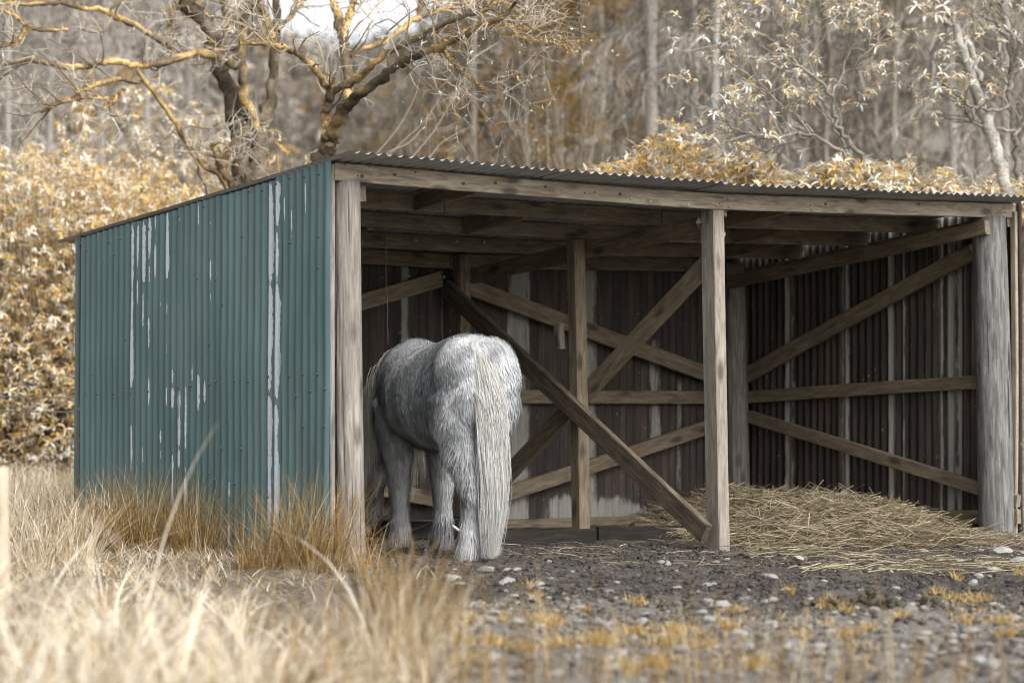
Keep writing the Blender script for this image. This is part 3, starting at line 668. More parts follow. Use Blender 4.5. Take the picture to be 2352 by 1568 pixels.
def straw(n, xs, ys, Lr, keep, zoff=0.0, flat=0.25, w=0.0032):
    x = xs[0]+(xs[1]-xs[0])*rnd(n); y = ys[0]+(ys[1]-ys[0])*rnd(n)
    k = rnd(n) < keep(x, y); x, y = x[k], y[k]; n = len(x)
    z = height(x, y, False)+hay_h(x, y)*(x > 3.1)+zoff*rnd(n)+0.008
    a = rng.uniform(0, 2*math.pi, n); el = rng.normal(0.03, flat, n)
    d = np.stack([np.cos(a)*np.cos(el), np.sin(a)*np.cos(el), np.sin(el)], -1); L = Lr[0]+(Lr[1]-Lr[0])*rnd(n)
    c = rdir(n)*L[:, None]*0.14; c[:, 2] = np.abs(c[:, 2])*0.6
    p = np.stack([x, y, z], -1); K = 4; t = np.linspace(-0.5, 0.5, K)
    P = p[:, None]+d[:, None]*(t[None, :, None]*L[:, None, None])+c[:, None]*(1-(2*t)**2)[None, :, None]
    P[..., 2] = np.maximum(P[..., 2], height(P[..., 0], P[..., 1], False)+0.004)
    W = np.full((n, K), w)*(0.6+0.9*rnd(n, 1)); return P, W, norm(np.cross(d, rdir(n)))
def keep_hay(x, y): return np.clip(hay_h(x, y)/0.09, 0.0, 1)
P1, W1, s1 = straw(22000, (3.1, 6.02), (-0.9, 2.9), (0.12, 0.38), keep_hay, 0.05, 0.28)
V1, F1 = ribbons(P1, W1, s1); mobj('straw', mesh('straw', V1-hb, [F1], M['hay'], False, np.repeat(hay_color(len(P1)), 8, 0)), hay)['kind'] = 'stuff'
def keep_sc(x, y):
    d, t = cam_dt(x, y); px = 1176+t*FPX; py = 897+FPX*1.0/d
    spill = np.exp(-((py-1258-(px-1700)*0.062)/24)**2)*sstep(1690, 1800, px)
    return np.clip(0.55*spill*sstep(0.3, 0.7, fbm(x*3, y*3, 2, 9))+0.03, 0, 1)
P2, W2, s2 = straw(16000, (1.2, 6.9), (-2.6, 0.6), (0.08, 0.42), keep_sc, 0.02, 0.07)
V2, F2 = ribbons(P2, W2, s2)
tag(mobj('spilled_straw', mesh('spilled_straw', V2, [F2], M['hay'], False, np.repeat(hay_color(len(P2))*1.1, 8, 0))), 'pale straw spilled from the hay across the mud', 'straw', None, 'stuff')

# ------------------------------------------------------------------ the horse
HEAD = math.radians(14); F_ = np.array([math.sin(HEAD), math.cos(HEAD), 0]); L_ = np.array([-math.cos(HEAD), math.sin(HEAD), 0])
HO = np.array([1.001, 0.254, float(base_h(1.0, 0.2))-0.005])
horse = empty('horse', HO, 'shaggy grey pony seen from behind with its head lowered in the left bay', 'horse')
HM = Matrix(((F_[0], L_[0], 0, HO[0]), (F_[1], L_[1], 0, HO[1]), (0, 0, 1, HO[2]), (0, 0, 0, 1)))
horse.matrix_world = HM
def loft(rings, ns=28):
    """rings: (center xyz, axis u (half vec), axis v (half vec), power)"""
    V = []; ang = np.arange(ns)*2*math.pi/ns
    for c, u, v in rings:
        V.append(np.asarray(c)[None]+np.cos(ang)[:, None]*np.asarray(u)[None]+np.sin(ang)[:, None]*np.asarray(v)[None])
    K = len(rings); V = np.concatenate(V+[np.array([rings[0][0], rings[-1][0]], float)])
    F = [[i*ns+j, i*ns+(j+1) % ns, (i+1)*ns+(j+1) % ns, (i+1)*ns+j] for i in range(K-1) for j in range(ns)]
    T = [[(j+1) % ns, j, K*ns] for j in range(ns)]+[[(K-1)*ns+j, (K-1)*ns+(j+1) % ns, K*ns+1] for j in range(ns)]
    return V, np.array(F), np.array(T)
hbm = MB()
def body_ring(x, top, bot, w, y=0.0, tilt=0.0):
    return ((x, y, (top+bot)/2), (0, w, 0), (tilt*(top-bot)/2, 0, (top-bot)/2))
B = [body_ring(-0.735, 1.13, 0.93, 0.10), body_ring(-0.70, 1.22, 0.86, 0.165), body_ring(-0.62, 1.305, 0.80, 0.222), body_ring(-0.50, 1.348, 0.76, 0.252), body_ring(-0.36, 1.355, 0.73, 0.262), body_ring(-0.2, 1.325, 0.70, 0.278),
     body_ring(-0.02, 1.295, 0.665, 0.325), body_ring(0.15, 1.29, 0.655, 0.325), body_ring(0.32, 1.32, 0.68, 0.285), body_ring(0.44, 1.345, 0.71, 0.235), body_ring(0.56, 1.28, 0.76, 0.20), body_ring(0.66, 1.18, 0.82, 0.13)]
def put(V, F, T): hbm.add2(V, [F, T])
put(*loft(B, 32))
# haunches and shoulders
def blob(c, r, n=14):
    bm = bmesh.new(); bmesh.ops.create_icosphere(bm, subdivisions=3, radius=1.0)
    V = np.array([v.co for v in bm.verts])*np.asarray(r)+np.asarray(c); T = np.array([[v.index for v in f.verts] for f in bm.faces]); bm.free(); hbm.add(V, T)
for s in (1, -1):
    blob((-0.50, 0.112*s, 1.08), (0.235, 0.150, 0.255)); blob((-0.60, 0.10*s, 0.95), (0.165, 0.125, 0.24)); blob((0.40, 0.135*s, 1.02), (0.17, 0.13, 0.27)); blob((-0.43, 0.14*s, 0.88), (0.20, 0.125, 0.20))
def limb(pts):
    P = resample(np.array(pts, float), 22); T = norm(np.gradient(P[:, :3], axis=0))
    R = []
    for p, t in zip(P, T):
        u = norm(np.cross(t, [1.0, 0, 0])); v = np.cross(t, u); R.append((p[:3], u*p[3], v*p[3]*p[4]))
    put(*loft(R, 18))
def hind(fx, fy, s):
    limb([(-0.50, 0.13*s, 0.98, 0.155, 1.2), (fx*0.5-0.26, 0.13*s, 0.80, 0.135, 1.25), (fx*0.75-0.16, 0.10*s+fy*0.3, 0.65, 0.108, 1.2), (fx-0.075, 0.06*s+fy*0.6, 0.47, 0.075, 1.2), (fx-0.065, fy, 0.42, 0.064, 1.25), (fx-0.03, fy, 0.28, 0.047, 1.0), (fx-0.025, fy, 0.15, 0.060, 1.15), (fx+0.005, fy, 0.08, 0.060, 1.1), (fx+0.02, fy, 0.04, 0.064, 1.1)])
def fore(fx, fy, s):
    limb([(0.40, 0.15*s, 0.95, 0.15, 1.1), (0.41*0.6+fx*0.4, 0.14*s, 0.76, 0.112, 1.15), (0.4*0.3+fx*0.7-0.0, fy*0.6+0.055*s, 0.60, 0.088, 1.1), (fx+0.01, fy, 0.43, 0.066, 1.05), (fx, fy, 0.28, 0.046, 1.0), (fx, fy, 0.15, 0.059, 1.05), (fx+0.015, fy, 0.08, 0.058, 1.1), (fx+0.03, fy, 0.04, 0.063, 1.1)])
FEET = [(-0.600, 0.080, 1), (-0.30, -0.16, -1), (0.57, 0.06, 1), (0.36, -0.15, -1)]
hind(*FEET[0]); hind(*FEET[1]); fore(*FEET[2]); fore(*FEET[3])
# neck and lowered head
def ring_t(P):
    P = np.array(P, float); T = norm(np.gradient(P[:, :3], axis=0)); R = []
    for p, t in zip(P, T):
        u = norm(np.cross(t, [0, 1.0, 0])); R.append((p[:3], np.array([0, 1.0, 0])*p[3], u*p[4]))
    return R
put(*loft(ring_t(resample([(0.44, 0, 1.08, 0.16, 0.25), (0.66, 0.01, 1.00, 0.135, 0.22), (0.86, 0.03, 0.82, 0.105, 0.18), (1.0, 0.05, 0.66, 0.09, 0.15)], 10)), 22))
put(*loft(ring_t([(0.97, 0.05, 0.70, 0.07, 0.08), (1.02, 0.05, 0.66, 0.095, 0.13), (1.05, 0.055, 0.54, 0.098, 0.135), (1.07, 0.06, 0.42, 0.082, 0.105), (1.09, 0.065, 0.31, 0.068, 0.08), (1.10, 0.065, 0.23, 0.066, 0.075), (1.105, 0.065, 0.18, 0.045, 0.05)]), 20))
raw = hbm.build('horse_raw', None)
md = raw.modifiers.new('r', 'REMESH'); md.mode = 'VOXEL'; md.voxel_size = 0.016
ms = raw.modifiers.new('s', 'SMOOTH'); ms.factor = 0.5; ms.iterations = 7
dg = bpy.context.evaluated_depsgraph_get(); body_me = bpy.data.meshes.new_from_object(raw.evaluated_get(dg))
bpy.data.objects.remove(raw, do_unlink=True); body_me.name = 'body'
bv = np.zeros(len(body_me.vertices)*3, np.float32); body_me.vertices.foreach_get('co', bv); bv = bv.reshape(-1, 3).astype(float)
bn = np.zeros(len(body_me.vertices)*3, np.float32); body_me.vertices.foreach_get('normal', bn); bn = bn.reshape(-1, 3).astype(float)
def coat(P, k=0.0):
    """coat colour by place on the body: paler quarters and legs, random dapples, shade painted on flank and shoulder"""
    x, y, z = P[:, 0], P[:, 1], P[:, 2]
    pale = lin(190, 191, 191); mid = lin(160, 163, 165); dk = lin(98, 101, 104)
    d = 0.45*fbm(x*9+3, z*9+y*5, 3, 61)+0.55*fbm(x*3.0, z*3.0+1.7, 2, 62)
    a = sstep(0.34, 0.66, d+0.10*sstep(-0.3, 0.1, x)-0.16*sstep(-0.40, -0.66, x)-0.18*sstep(0.7, 0.45, z))
    a2 = a[:, None]
    c = pale*(1-0.75*a2)+mid*0.75*a2
    b = sstep(0.48, 0.74, d+0.20*sstep(-0.46, -0.28, x)*sstep(0.62, 0.8, z)*sstep(0.12, -0.16, x)+0.03*sstep(0.1, 0.3, x))[:, None]  # flank and shoulder terms put shade into the coat over the dapples
    return c*(1-0.62*b)+dk*0.62*b
a_ = body_me.color_attributes.new('Col', 'FLOAT_COLOR', 'POINT'); c4 = np.ones((len(bv), 4), np.float32); c4[:, :3] = coat(bv)*0.88
a_.data.foreach_set('color', c4.ravel())
body_me.polygons.foreach_set('use_smooth', np.ones(len(body_me.polygons), bool)); body_me.materials.clear(); body_me.materials.append(M['fur'])
body = mobj('body', body_me, horse)
for (fx, fy, s) in FEET:
    Vh, Fh, Th = loft([((fx+0.035, fy, -0.012), (0.092, 0, 0), (0, 0.082, 0)), ((fx+0.03, fy, 0.02), (0.088, 0, 0), (0, 0.078, 0)), ((fx+0.018, fy, 0.072), (0.074, 0, 0), (0, 0.067, 0))], 18)
    mobj('hoof', mesh('hoof', Vh, [Th, Fh], M['hoof'], True), horse)
for s in (1, -1):
    Ve, Fe, Te = loft([((0.985, 0.05+0.055*s, 0.72), (0.028, 0, 0), (0, 0.02, 0)), ((0.965, 0.05+0.075*s, 0.78), (0.03, 0, 0), (0, 0.016, 0)), ((0.955, 0.05+0.085*s, 0.85), (0.006, 0, 0), (0, 0.005, 0))], 10)
    mobj('ear', mesh('ear', Ve, [Te, Fe], M['fur'], True, np.tile(lin(140, 142, 145), (len(Ve), 1))), horse)
    mobj('eye', dome('eye', 0.018, 0.014, M['rubber'], 10), horse).location = (1.045, 0.055+0.088*s, 0.55)
# coat: short shaggy locks lying over the body
def tri_scatter(me, n):
    me.calc_loop_triangles(); T = np.zeros(len(me.loop_triangles)*3, np.int32); me.loop_triangles.foreach_get('vertices', T); T = T.reshape(-1, 3)
    A = np.linalg.norm(np.cross(bv[T[:, 1]]-bv[T[:, 0]], bv[T[:, 2]]-bv[T[:, 0]]), axis=1)
    i = rng.choice(len(T), n, p=A/A.sum()); r = rnd(n, 2); m = r.sum(1) > 1; r[m] = 1-r[m]
    w = np.c_[1-r.sum(1), r]; return (bv[T[i]]*w[..., None]).sum(1), norm((bn[T[i]]*w[..., None]).sum(1))
n = 64000; p, nn = tri_scatter(body_me, n); k = p[:, 2] > 0.055; p, nn = p[k], nn[k]; n = len(p)
top = sstep(1.05, 1.3, p[:, 2]); leg = sstep(0.62, 0.4, p[:, 2])
flow = np.stack([-0.55*top-0.25, 0.12*np.sign(p[:, 1])*top, -1.0+0.55*top], -1)
sw = 1.1*(fbm(p[:, 0]*7+11, p[:, 2]*7+p[:, 1]*4, 2, 71)-0.5)*2
flow[:, 0] += sw; flow[:, 1] += 0.6*(fbm(p[:, 0]*9, p[:, 2]*9, 2, 72)-0.5)*2
flow = norm(flow-nn*(flow*nn).sum(1, keepdims=True))
fet = np.exp(-((p[:, 2]-0.11)/0.08)**2)
L = (0.022+0.026*rnd(n))*(1+0.4*leg+0.8*fet+0.6*sstep(0.75, 0.68, p[:, 2])*(p[:, 2] > 0.6)); lift = 0.10+0.20*rnd(n)
K = 4; t = np.linspace(0, 1, K)
P = p[:, None]+flow[:, None]*(t[None, :, None]*L[:, None, None])+nn[:, None]*((lift*L)[:, None]*np.sin(t*1.9)[None])[..., None]+np.array([0, 0, -1.0])*(t**2)[None, :, None]*(L*0.2)[:, None, None]
cl = rdir(n)*0.12*L[:, None]; P += cl[:, None]*t[None, :, None]
P[..., 2] = np.maximum(P[..., 2], 0.012)
W = (0.0032+0.0028*rnd(n))[:, None]*np.array([0.8, 1.0, 0.75, 0.12])[None]
side = norm(np.cross(flow, nn)+0.25*rdir(n)); Vf, Ff = ribbons(P, W, side)
lk = 0.86+0.26*sstep(0.35, 0.65, fbm(p[:, 0]*38+p[:, 1]*30, p[:, 2]*30, 2, 66))[:, None]; cc = coat(p)*lk*(0.90+0.20*rnd(n, 1))
cf = np.repeat(cc[:, None], K, 1)*np.linspace(0.80, 1.06, K)[None, :, None]; cf = np.repeat(cf.reshape(-1, 3), 2, 0)
mobj('coat', mesh('coat', Vf, [Ff], M['fur'], False, cf), horse)['kind'] = 'stuff'
# tail
n = 7000; u = rng.normal(0, 1, n); rr_ = rnd(n); tb_ = np.stack([-0.655-0.075*rr_, 0.045+(0.010+0.020*rr_)*np.clip(u, -2, 2), 1.27-0.27*rr_], -1)
K = 9; t = np.linspace(0, 1, K); end = np.stack([-0.70-0.06*rnd(n), 0.000+0.016*np.clip(rng.normal(0, 1, n), -2.2, 2.2)+0.012*u, 0.03+0.8*rnd(n)**1.35], -1)
bulge = np.stack([-0.065-0.035*rnd(n), 0.020*np.clip(u, -2, 2)-0.012, np.zeros(n)], -1)
P = tb_[:, None]*(1-t)[None, :, None]+end[:, None]*t[None, :, None]+bulge[:, None]*(np.sin(t*math.pi)**0.8)[None, :, None]
P[..., 1] += 0.010*np.sin(t*7+rnd(n, 1)*6.28); P[..., 0] += 0.008*np.sin(t*9+rnd(n, 1)*6.28)
W = (0.0018+0.0016*rnd(n))[:, None]*np.array([1.3, 1.2, 1, 1, 1, .9, .8, .6, .15])[None]
side = norm(np.stack([0.3*rng.standard_normal(n), np.ones(n), 0.1*rng.standard_normal(n)], -1)); Vf, Ff = ribbons(P, W, side)
cc = (lin(184, 184, 181)*(1-rnd(n, 1)*0.2)+0*u[:, None]); g = (rnd(n, 1) < 0.2); cc = np.where(g, lin(166, 162, 152), cc)*(0.78+0.30*rnd(n, 1))
mobj('tail', mesh('tail', Vf, [Ff], M['fur'], False, np.repeat(cc, K*2, 0)), horse)['label'] = 'long creamy white tail reaching the ground'
# mane hanging from the lowered neck
n = 2600; s_ = rnd(n); nk = resample([(0.50, 0, 1.31), (0.68, 0.01, 1.18), (0.88, 0.03, 0.98), (1.0, 0.05, 0.80), (1.06, 0.05, 0.74)], 24)
i = (s_*22).astype(int); p = nk[i]+rng.normal(0, 0.012, (n, 3)); sd_ = np.where(rnd(n) < 0.72, 1.0, -1.0)
Lm = 0.35+0.35*rnd(n); K = 8; t = np.linspace(0, 1, K)
P = np.zeros((n, K, 3)); wdt = np.interp(p[:, 0], [0.5, 1.0], [0.17, 0.17])
P[..., 0] = p[:, :1]+0.02*np.sin(t*5+rnd(n, 1)*6)+0.03*t*rng.standard_normal((n, 1))
P[..., 1] = p[:, 1:2]+(sd_*wdt)[:, None]*sstep(0, 0.35, t)[None]*(1.0+0.2*rnd(n, 1))+0.012*rng.standard_normal((n, 1))
P[..., 2] = np.maximum(p[:, 2:3]+0.01-(Lm[:, None]*t[None]**1.25), 0.06)
W = (0.003+0.003*rnd(n))[:, None]*np.array([1, 1, 1, 1, 1, .9, .6, .15])[None]
Vf, Ff = ribbons(P, W, norm(np.stack([np.ones(n), 0.4*rng.standard_normal(n), 0*s_], -1)))
cc = lin(232, 229, 220)*(0.8+0.4*rnd(n, 1)); mobj('mane', mesh('mane', Vf, [Ff], M['fur'], False, np.repeat(cc, K*2, 0)), horse)['label'] = 'pale mane hanging to the floor'

# ------------------------------------------------------------------ stones, gravel, mud clods
def stone_mesh(seed, flat=0.6):
    r = np.random.default_rng(seed); bm = bmesh.new(); bmesh.ops.create_icosphere(bm, subdivisions=2, radius=1.0)
    V = np.array([v.co for v in bm.verts]); T = np.array([[v.index for v in f.verts] for f in bm.faces]); bm.free()
    for _ in range(11):
        d = norm(r.standard_normal(3)); c = r.uniform(0.45, 0.88); s = V@d; V = V-np.clip(s-c, 0, None)[:, None]*d*0.85
    V *= np.array([1, r.uniform(0.65, 0.9), flat*r.uniform(0.8, 1.1)]); V *= 1+0.03*r.standard_normal((len(V), 1))
    return mesh('stone', V, [T], M['stone'], False)
SM = [stone_mesh(i, [0.62, 0.5, 0.72, 0.36][i % 4]) for i in range(12)]
FLATM = [stone_mesh(100+i, 0.3) for i in range(4)]
BIG = {(1, 2190, 415): 'large smooth pale boulder at the foot of the silver-grey post', (1, 2310, 490): 'long pale stone at the right edge below the boulder', (0, 830, 570): 'wedge-shaped pale stone just behind the horse hoof',
       (0, 600, 610): 'grey angular stone in the mud left of the hoof', (0, 1000, 650): 'brownish stone half sunk in mud below the hoof stone', (0, 1660, 945): 'rounded light grey stone between the gravel and yellow tufts', (0, 905, 840): 'oblong pale stone at the edge of the rush clump',
       (0, 400, 665): 'upright pale stone among the dry stems near the log post', (1, 195, 815): 'flat-topped brown stone below the middle post', (1, 490, 780): 'pale pointed stone right of the brown stone', (1, 2150, 810): 'big light grey stone in gravel at the right', (1, 975, 1070): 'pale oblong stone alone in the lower gravel',
       (0, 1730, 1250): 'blurred pale block-like stone at the bottom of the gravel', (1, 1830, 1030): 'light rounded stone in the gravel at lower right', (0, 1070, 990): 'buff rounded stone beside yellow moss', (0, 920, 965): 'crumbly pale stone left of the buff stone'}
ST = [(0, 830, 570, 150), (0, 600, 610, 150), (0, 1000, 650, 160), (0, 1050, 740, 75), (0, 980, 745, 50), (0, 905, 840, 120), (0, 400, 665, 100), (0, 920, 965, 100), (0, 1070, 990, 110), (0, 1660, 945, 140), (0, 1500, 935, 80), (0, 1490, 975, 90), (0, 1320, 860, 110), (0, 1305, 605, 60), (0, 1300, 500, 45), (0, 1250, 665, 100), (0, 1400, 715, 45), (0, 1590, 700, 80), (0, 2150, 520, 60), (0, 2330, 440, 30), (0, 1900, 950, 140), (0, 1730, 1250, 150), (0, 700, 830, 80), (0, 1725, 765, 60), (0, 2170, 890, 70), (0, 660, 665, 70),
      (1, 195, 815, 140), (1, 40, 870, 100), (1, 490, 780, 110), (1, 220, 500, 60), (1, 75, 505, 45), (1, 490, 560, 60), (1, 540, 600, 150), (1, 530, 460, 90), (1, 825, 790, 60), (1, 865, 930, 80), (1, 800, 970, 70), (1, 975, 1070, 130), (1, 650, 1110, 110), (1, 45, 1085, 110), (1, 1110, 515, 60), (1, 1285, 475, 50), (1, 1585, 455, 50), (1, 2190, 415, 165), (1, 2310, 490, 150), (1, 2330, 435, 60), (1, 1990, 360, 50), (1, 2220, 715, 100), (1, 2150, 810, 150), (1, 1930, 720, 110), (1, 1850, 970, 80), (1, 1830, 1030, 110), (1, 1640, 840, 90), (1, 2270, 985, 60), (1, 1400, 570, 40), (1, 110, 1215, 110), (1, 880, 1195, 140), (1, 420, 1160, 70), (1, 2100, 1240, 180), (1, 1740, 830, 40), (1, 2040, 440, 50)]
def put_stone(px, py, wpx, label, group, k, flat=False):
    p = ground_at(px, py); d = (p-CAM)@FW; r = wpx/FPX*d/2
    me = (FLATM if flat else SM)[k % (4 if flat else 12)]
    o = mobj('stone', me); o.location = Vector((p[0], p[1], p[2]+r*(0.14 if flat else 0.30))); o.scale = (r, r, r)
    o.rotation_euler = (random.uniform(-.25, .25), random.uniform(-.25, .25), random.uniform(-0.5, 0.5)-YAW)
    tag(o, label, 'stone', group); return o
for k, (c, x, y, w) in enumerate(ST):
    px = (900+800*c+x/2.94)/1.0629; py = (1200+(y+w*0.22)/2.94)/1.0629
    lb = BIG.get((c, x, y)); put_stone(px, py, w/2.94/1.0629, lb or 'small grey stone lying on the dark mud or gravel before the shed', 'stones strewn before the shed', k, (c, x, y) in ((1, 540, 600), (1, 530, 460), (0, 1250, 665), (0, 1900, 950), (1, 1930, 720)))
k = 0
while k < 165:
    px = random.uniform(900, 2352); py = random.uniform(1275, 1565)
    if py < 1370 and random.random() < 0.55: continue
    if px < 1010+0.2*(py-1300) and random.random() < 0.7: continue
    put_stone(px, py, random.uniform(10, 32)*(1.0 if py < 1400 else 1.55), 'small grey stone lying on the dark mud or gravel before the shed', 'stones strewn before the shed', k); k += 1
# gravel and clods too many to count
def scatter_bits(name, n, dens, rmin, rmax, colf, label, cat, squash=0.7):
    bm = bmesh.new(); bmesh.ops.create_icosphere(bm, subdivisions=1, radius=1.0); V0 = np.array([v.co for v in bm.verts]); T0 = np.array([[v.index for v in f.verts] for f in bm.faces]); bm.free()
    px = 820+1580*rnd(n*3); py = 1235+340*rnd(n*3)
    # uniform over the ground rather than over the picture
    d = FPX*1.01/np.maximum(py-897, 1); d = 8.0+8.6*rnd(n*3); lat = (px-1176)/FPX*d
    x = CAM[0]+math.sin(YAW)*d+math.cos(YAW)*lat; y = CAM[1]+math.cos(YAW)*d-math.sin(YAW)*lat
    k = (rnd(n*3) < dens(x, y)) & ~((x > 3.0) & (y > 0.3)); x, y = x[k][:n], y[k][:n]; n = len(x)
    r = rmin+(rmax-rmin)*rnd(n)**3; s = r[:, None]*np.array([1, 1, squash])*(0.75+0.5*rnd(n, 3))
    a = rnd(n)*6.28; R = np.stack([np.stack([np.cos(a), -np.sin(a), 0*a], -1), np.stack([np.sin(a), np.cos(a), 0*a], -1), np.tile([0, 0, 1.0], (n, 1))], 1)
    vv = V0[None]*(1+0.30*rng.standard_normal((n, len(V0), 1))); vv = np.einsum('nij,nvj->nvi', R, vv*s[:, None])
    vv += np.stack([x, y, height(x, y)+r*0.15], -1)[:, None]
    F = (np.arange(n)[:, None, None]*len(V0)+T0[None]).reshape(-1, 3)
    o = mobj(name, mesh(name, vv.reshape(-1, 3), [F], M['gravelm'], True, np.repeat(colf(n), len(V0), 0)))
    tag(o, label, cat, None, 'stuff')
def interp_field(Fld):
    def f(x, y):
        i = np.clip(np.searchsorted(gx, x), 0, nx-1); j = np.clip(np.searchsorted(gy, y), 0, ny-1); return Fld[j, i]
    return f
mudf, gravf, rightf = interp_field(mudm), interp_field(gravm), interp_field(right)
scatter_bits('mud_clods', 24000, lambda x, y: mudf(x, y)*(0.35+0.65*sstep(0.4, 0.7, fbm(x*2, y*2, 2, 13))), 0.002, 0.017, lambda n: lin(74, 69, 65)*(0.35+0.95*rnd(n, 1)), 'crumbs and clods of trodden dark mud', 'mud', 0.75)
scatter_bits('gravel', 9000, lambda x, y: rightf(x, y)*(1-0.97*mudf(x, y)), 0.003, 0.020, lambda n: np.where(rnd(n, 1) < 0.5, lin(132, 128, 123), lin(88, 82, 76))*(0.4+0.75*rnd(n, 1)), 'fine grey gravel over the ground before the shed', 'gravel')
# dung heap
dp = ground_at((1700+1320/2.94)/1.0629, (1200+835/2.94)/1.0629); dmb = MB()
for i in range(30):
    bm = bmesh.new(); bmesh.ops.create_icosphere(bm, subdivisions=2, radius=1.0); V0 = np.array([v.co for v in bm.verts]); T0 = np.array([[v.index for v in f.verts] for f in bm.faces]); bm.free()
    r = random.uniform(0.012, 0.026); a = random.uniform(0, 6.28); q = abs(random.gauss(0, 0.12)); c = dp+np.array([math.cos(a)*q*1.5*RT[0]+math.sin(a)*q*0.6*FW[0], math.cos(a)*q*1.5*RT[1]+math.sin(a)*q*0.6*FW[1], 0.012+max(0, 0.07-q*0.35)*random.random()])
    dmb.add(V0*r*np.array([1.15, 1, 0.85])*(1+0.08*rng.standard_normal((len(V0), 1)))+c, T0, lin(80, 74, 62)*random.uniform(0.5, 1.0))
do = dmb.build('dung_heap', M['gravelm'], None, dp, True); do.location = Vector(dp); tag(do, 'low heap of olive-brown horse dung on the mud', 'dung', None, 'stuff')

# ------------------------------------------------------------------ grasses
def blades(base, h, w, lean, curl, K=5, tipw=0.1):
    n = len(base); a = rnd(n)*2*math.pi; dirn = np.stack([np.cos(a), np.sin(a)], -1)
    t = np.linspace(0, 1, K); P = np.zeros((n, K, 3))
    off = (lean[:, None]*t[None]+curl[:, None]*t[None]**2.4)*h[:, None]
    P[..., 0] = base[:, :1]+dirn[:, :1]*off; P[..., 1] = base[:, 1:2]+dirn[:, 1:]*off
    drop = np.sqrt(np.maximum(1-(lean[:, None]*0.8)**2, 0.15))
    P[..., 2] = base[:, 2:]+h[:, None]*(t[None]*drop-0.42*np.abs(curl)[:, None]*t[None]**3)
    kink = rng.normal(0, 0.02, (n, K, 2)); kink[:, 0] = 0; P[..., :2] += np.cumsum(kink, 1)*h[:, None, None]*0.5
    W = w[:, None]*(1-(1-tipw)*t[None]**1.6)
    b = a+math.pi/2+rng.normal(0, 0.7, n); side = np.stack([np.cos(b), np.sin(b), 0*b], -1)
    return ribbons(P, W, side)+(K,)
def camlat(x, y, d0, d1, n):
    d = d0+(d1-d0)*rnd(n); t = (x+(y-x)*rnd(n)-1176)/FPX; X = CAM[0]+math.sin(YAW)*d+math.cos(YAW)*t*d; Y = CAM[1]+math.cos(YAW)*d-math.sin(YAW)*t*d
    return X, Y, d, 1176+t*FPX
PALE = [lin(206, 194, 172), lin(188, 172, 142), lin(222, 213, 196), lin(168, 146, 108), lin(146, 120, 78)]
GOLD = [lin(148, 119, 70), lin(120, 94, 54), lin(170, 143, 96), lin(92, 76, 50), lin(182, 172, 148)]
def pick(n, cols, p): return np.array(cols)[rng.choice(len(cols), n, p=p)]*(0.7+0.55*rnd(n, 1))
def hlimit(X, Y, z, h):
    d, t = cam_dt(X, Y); px = 1176+t*FPX; lim = np.interp(px, [-200, 60, 150, 400, 560, 720, 900, 1100], [1150, 1170, 1235, 1270, 1320, 1390, 1430, 1460])
    hm = 1.01-(lim-897)*d/FPX-z; return np.where(rnd(len(X)) < 0.025, h, np.minimum(h, np.maximum(hm, 0.06)*(0.55+0.5*rnd(len(X)))))
def grass_patch(name, X, Y, hr, wr, lean, curl, cols, p, label, K=5, low=False):
    n = len(X); B = np.stack([X, Y, height(X, Y)-0.01], -1); h = hr[0]+(hr[1]-hr[0])*rnd(n); h = hlimit(X, Y, B[:, 2], h) if low else h; w = wr[0]+(wr[1]-wr[0])*rnd(n)
    V, F, K = blades(B, h, w, rng.uniform(*lean, n), rng.uniform(*curl, n), K)
    o = mobj(name, mesh(name, V, [F], M['grass'], False, np.repeat(pick(n, cols, p), 2*K, 0))); tag(o, label, 'grass', None, 'stuff'); return o
def inshed(X, Y): return (X > -0.03) & (X < 6.2) & (Y > -0.15) & (Y < 3.1)
# meadow left of and behind the shed
X, Y, d, px = camlat(-150, 330, 15.5, 31, 15000); k = ~inshed(X, Y) & (X < -0.1+0*X) | ((Y > 3.2) & ~inshed(X, Y)); X, Y = X[k], Y[k]
grass_patch('meadow_grass', X, Y, (0.16, 0.48), (0.004, 0.010), (0.05, 0.7), (0, 0.8), PALE, [.3, .28, .16, .16, .1], 'pale dead meadow grass beyond the green wall', 4)
# matted grass along the left of the mud, in front of the wall
X, Y, d, px = camlat(-120, 1060, 8.6, 16.2, 17000)
lim = np.interp(d, [9, 11, 12.5, 13.6, 14.2], [1040, 1010, 940, 850, 790])+70*rng.standard_normal(len(d))
dens = (0.05+1.0*sstep(0.38, 0.68, fbm(X*2.2, Y*2.2, 2, 83)))*np.interp(px, [300, 520, 800], [1, .75, .55])*np.interp(d, [8.6, 10.5, 12.8], [.25, .45, 1])
k = (px < lim) & ~inshed(X, Y) & (X < 0.35) & (rnd(len(X)) < dens); X, Y = X[k], Y[k]
grass_patch('matted_grass', X, Y, (0.04, 0.18), (0.0022, 0.005), (0.15, 1.1), (0.1, 1.2), PALE+[lin(128, 96, 50)], [.22, .24, .16, .16, .12, .10], 'matted dead grass in front of the green wall', 5)
# tall pale blurred grass close to the camera
X, Y, d, px = camlat(-250, 900, 4.6, 9.6, 520)
lim = np.interp(d, [4.6, 7, 9.6], [760, 640, 560])+150*rng.standard_normal(len(d)); k = (px < lim) & (rnd(len(X)) < 0.12+1.1*sstep(0.38, 0.62, fbm(X*1.7, Y*1.7, 2, 55))); X, Y = X[k], Y[k]
grass_patch('foreground_grass', X, Y, (0.14, 0.62), (0.004, 0.010), (0.1, 1.1), (0.2, 1.9), PALE+[lin(120, 98, 66)], [.28, .22, .20, .12, .08, .10], 'tall pale dry grass blurred in the left foreground', 6, True)
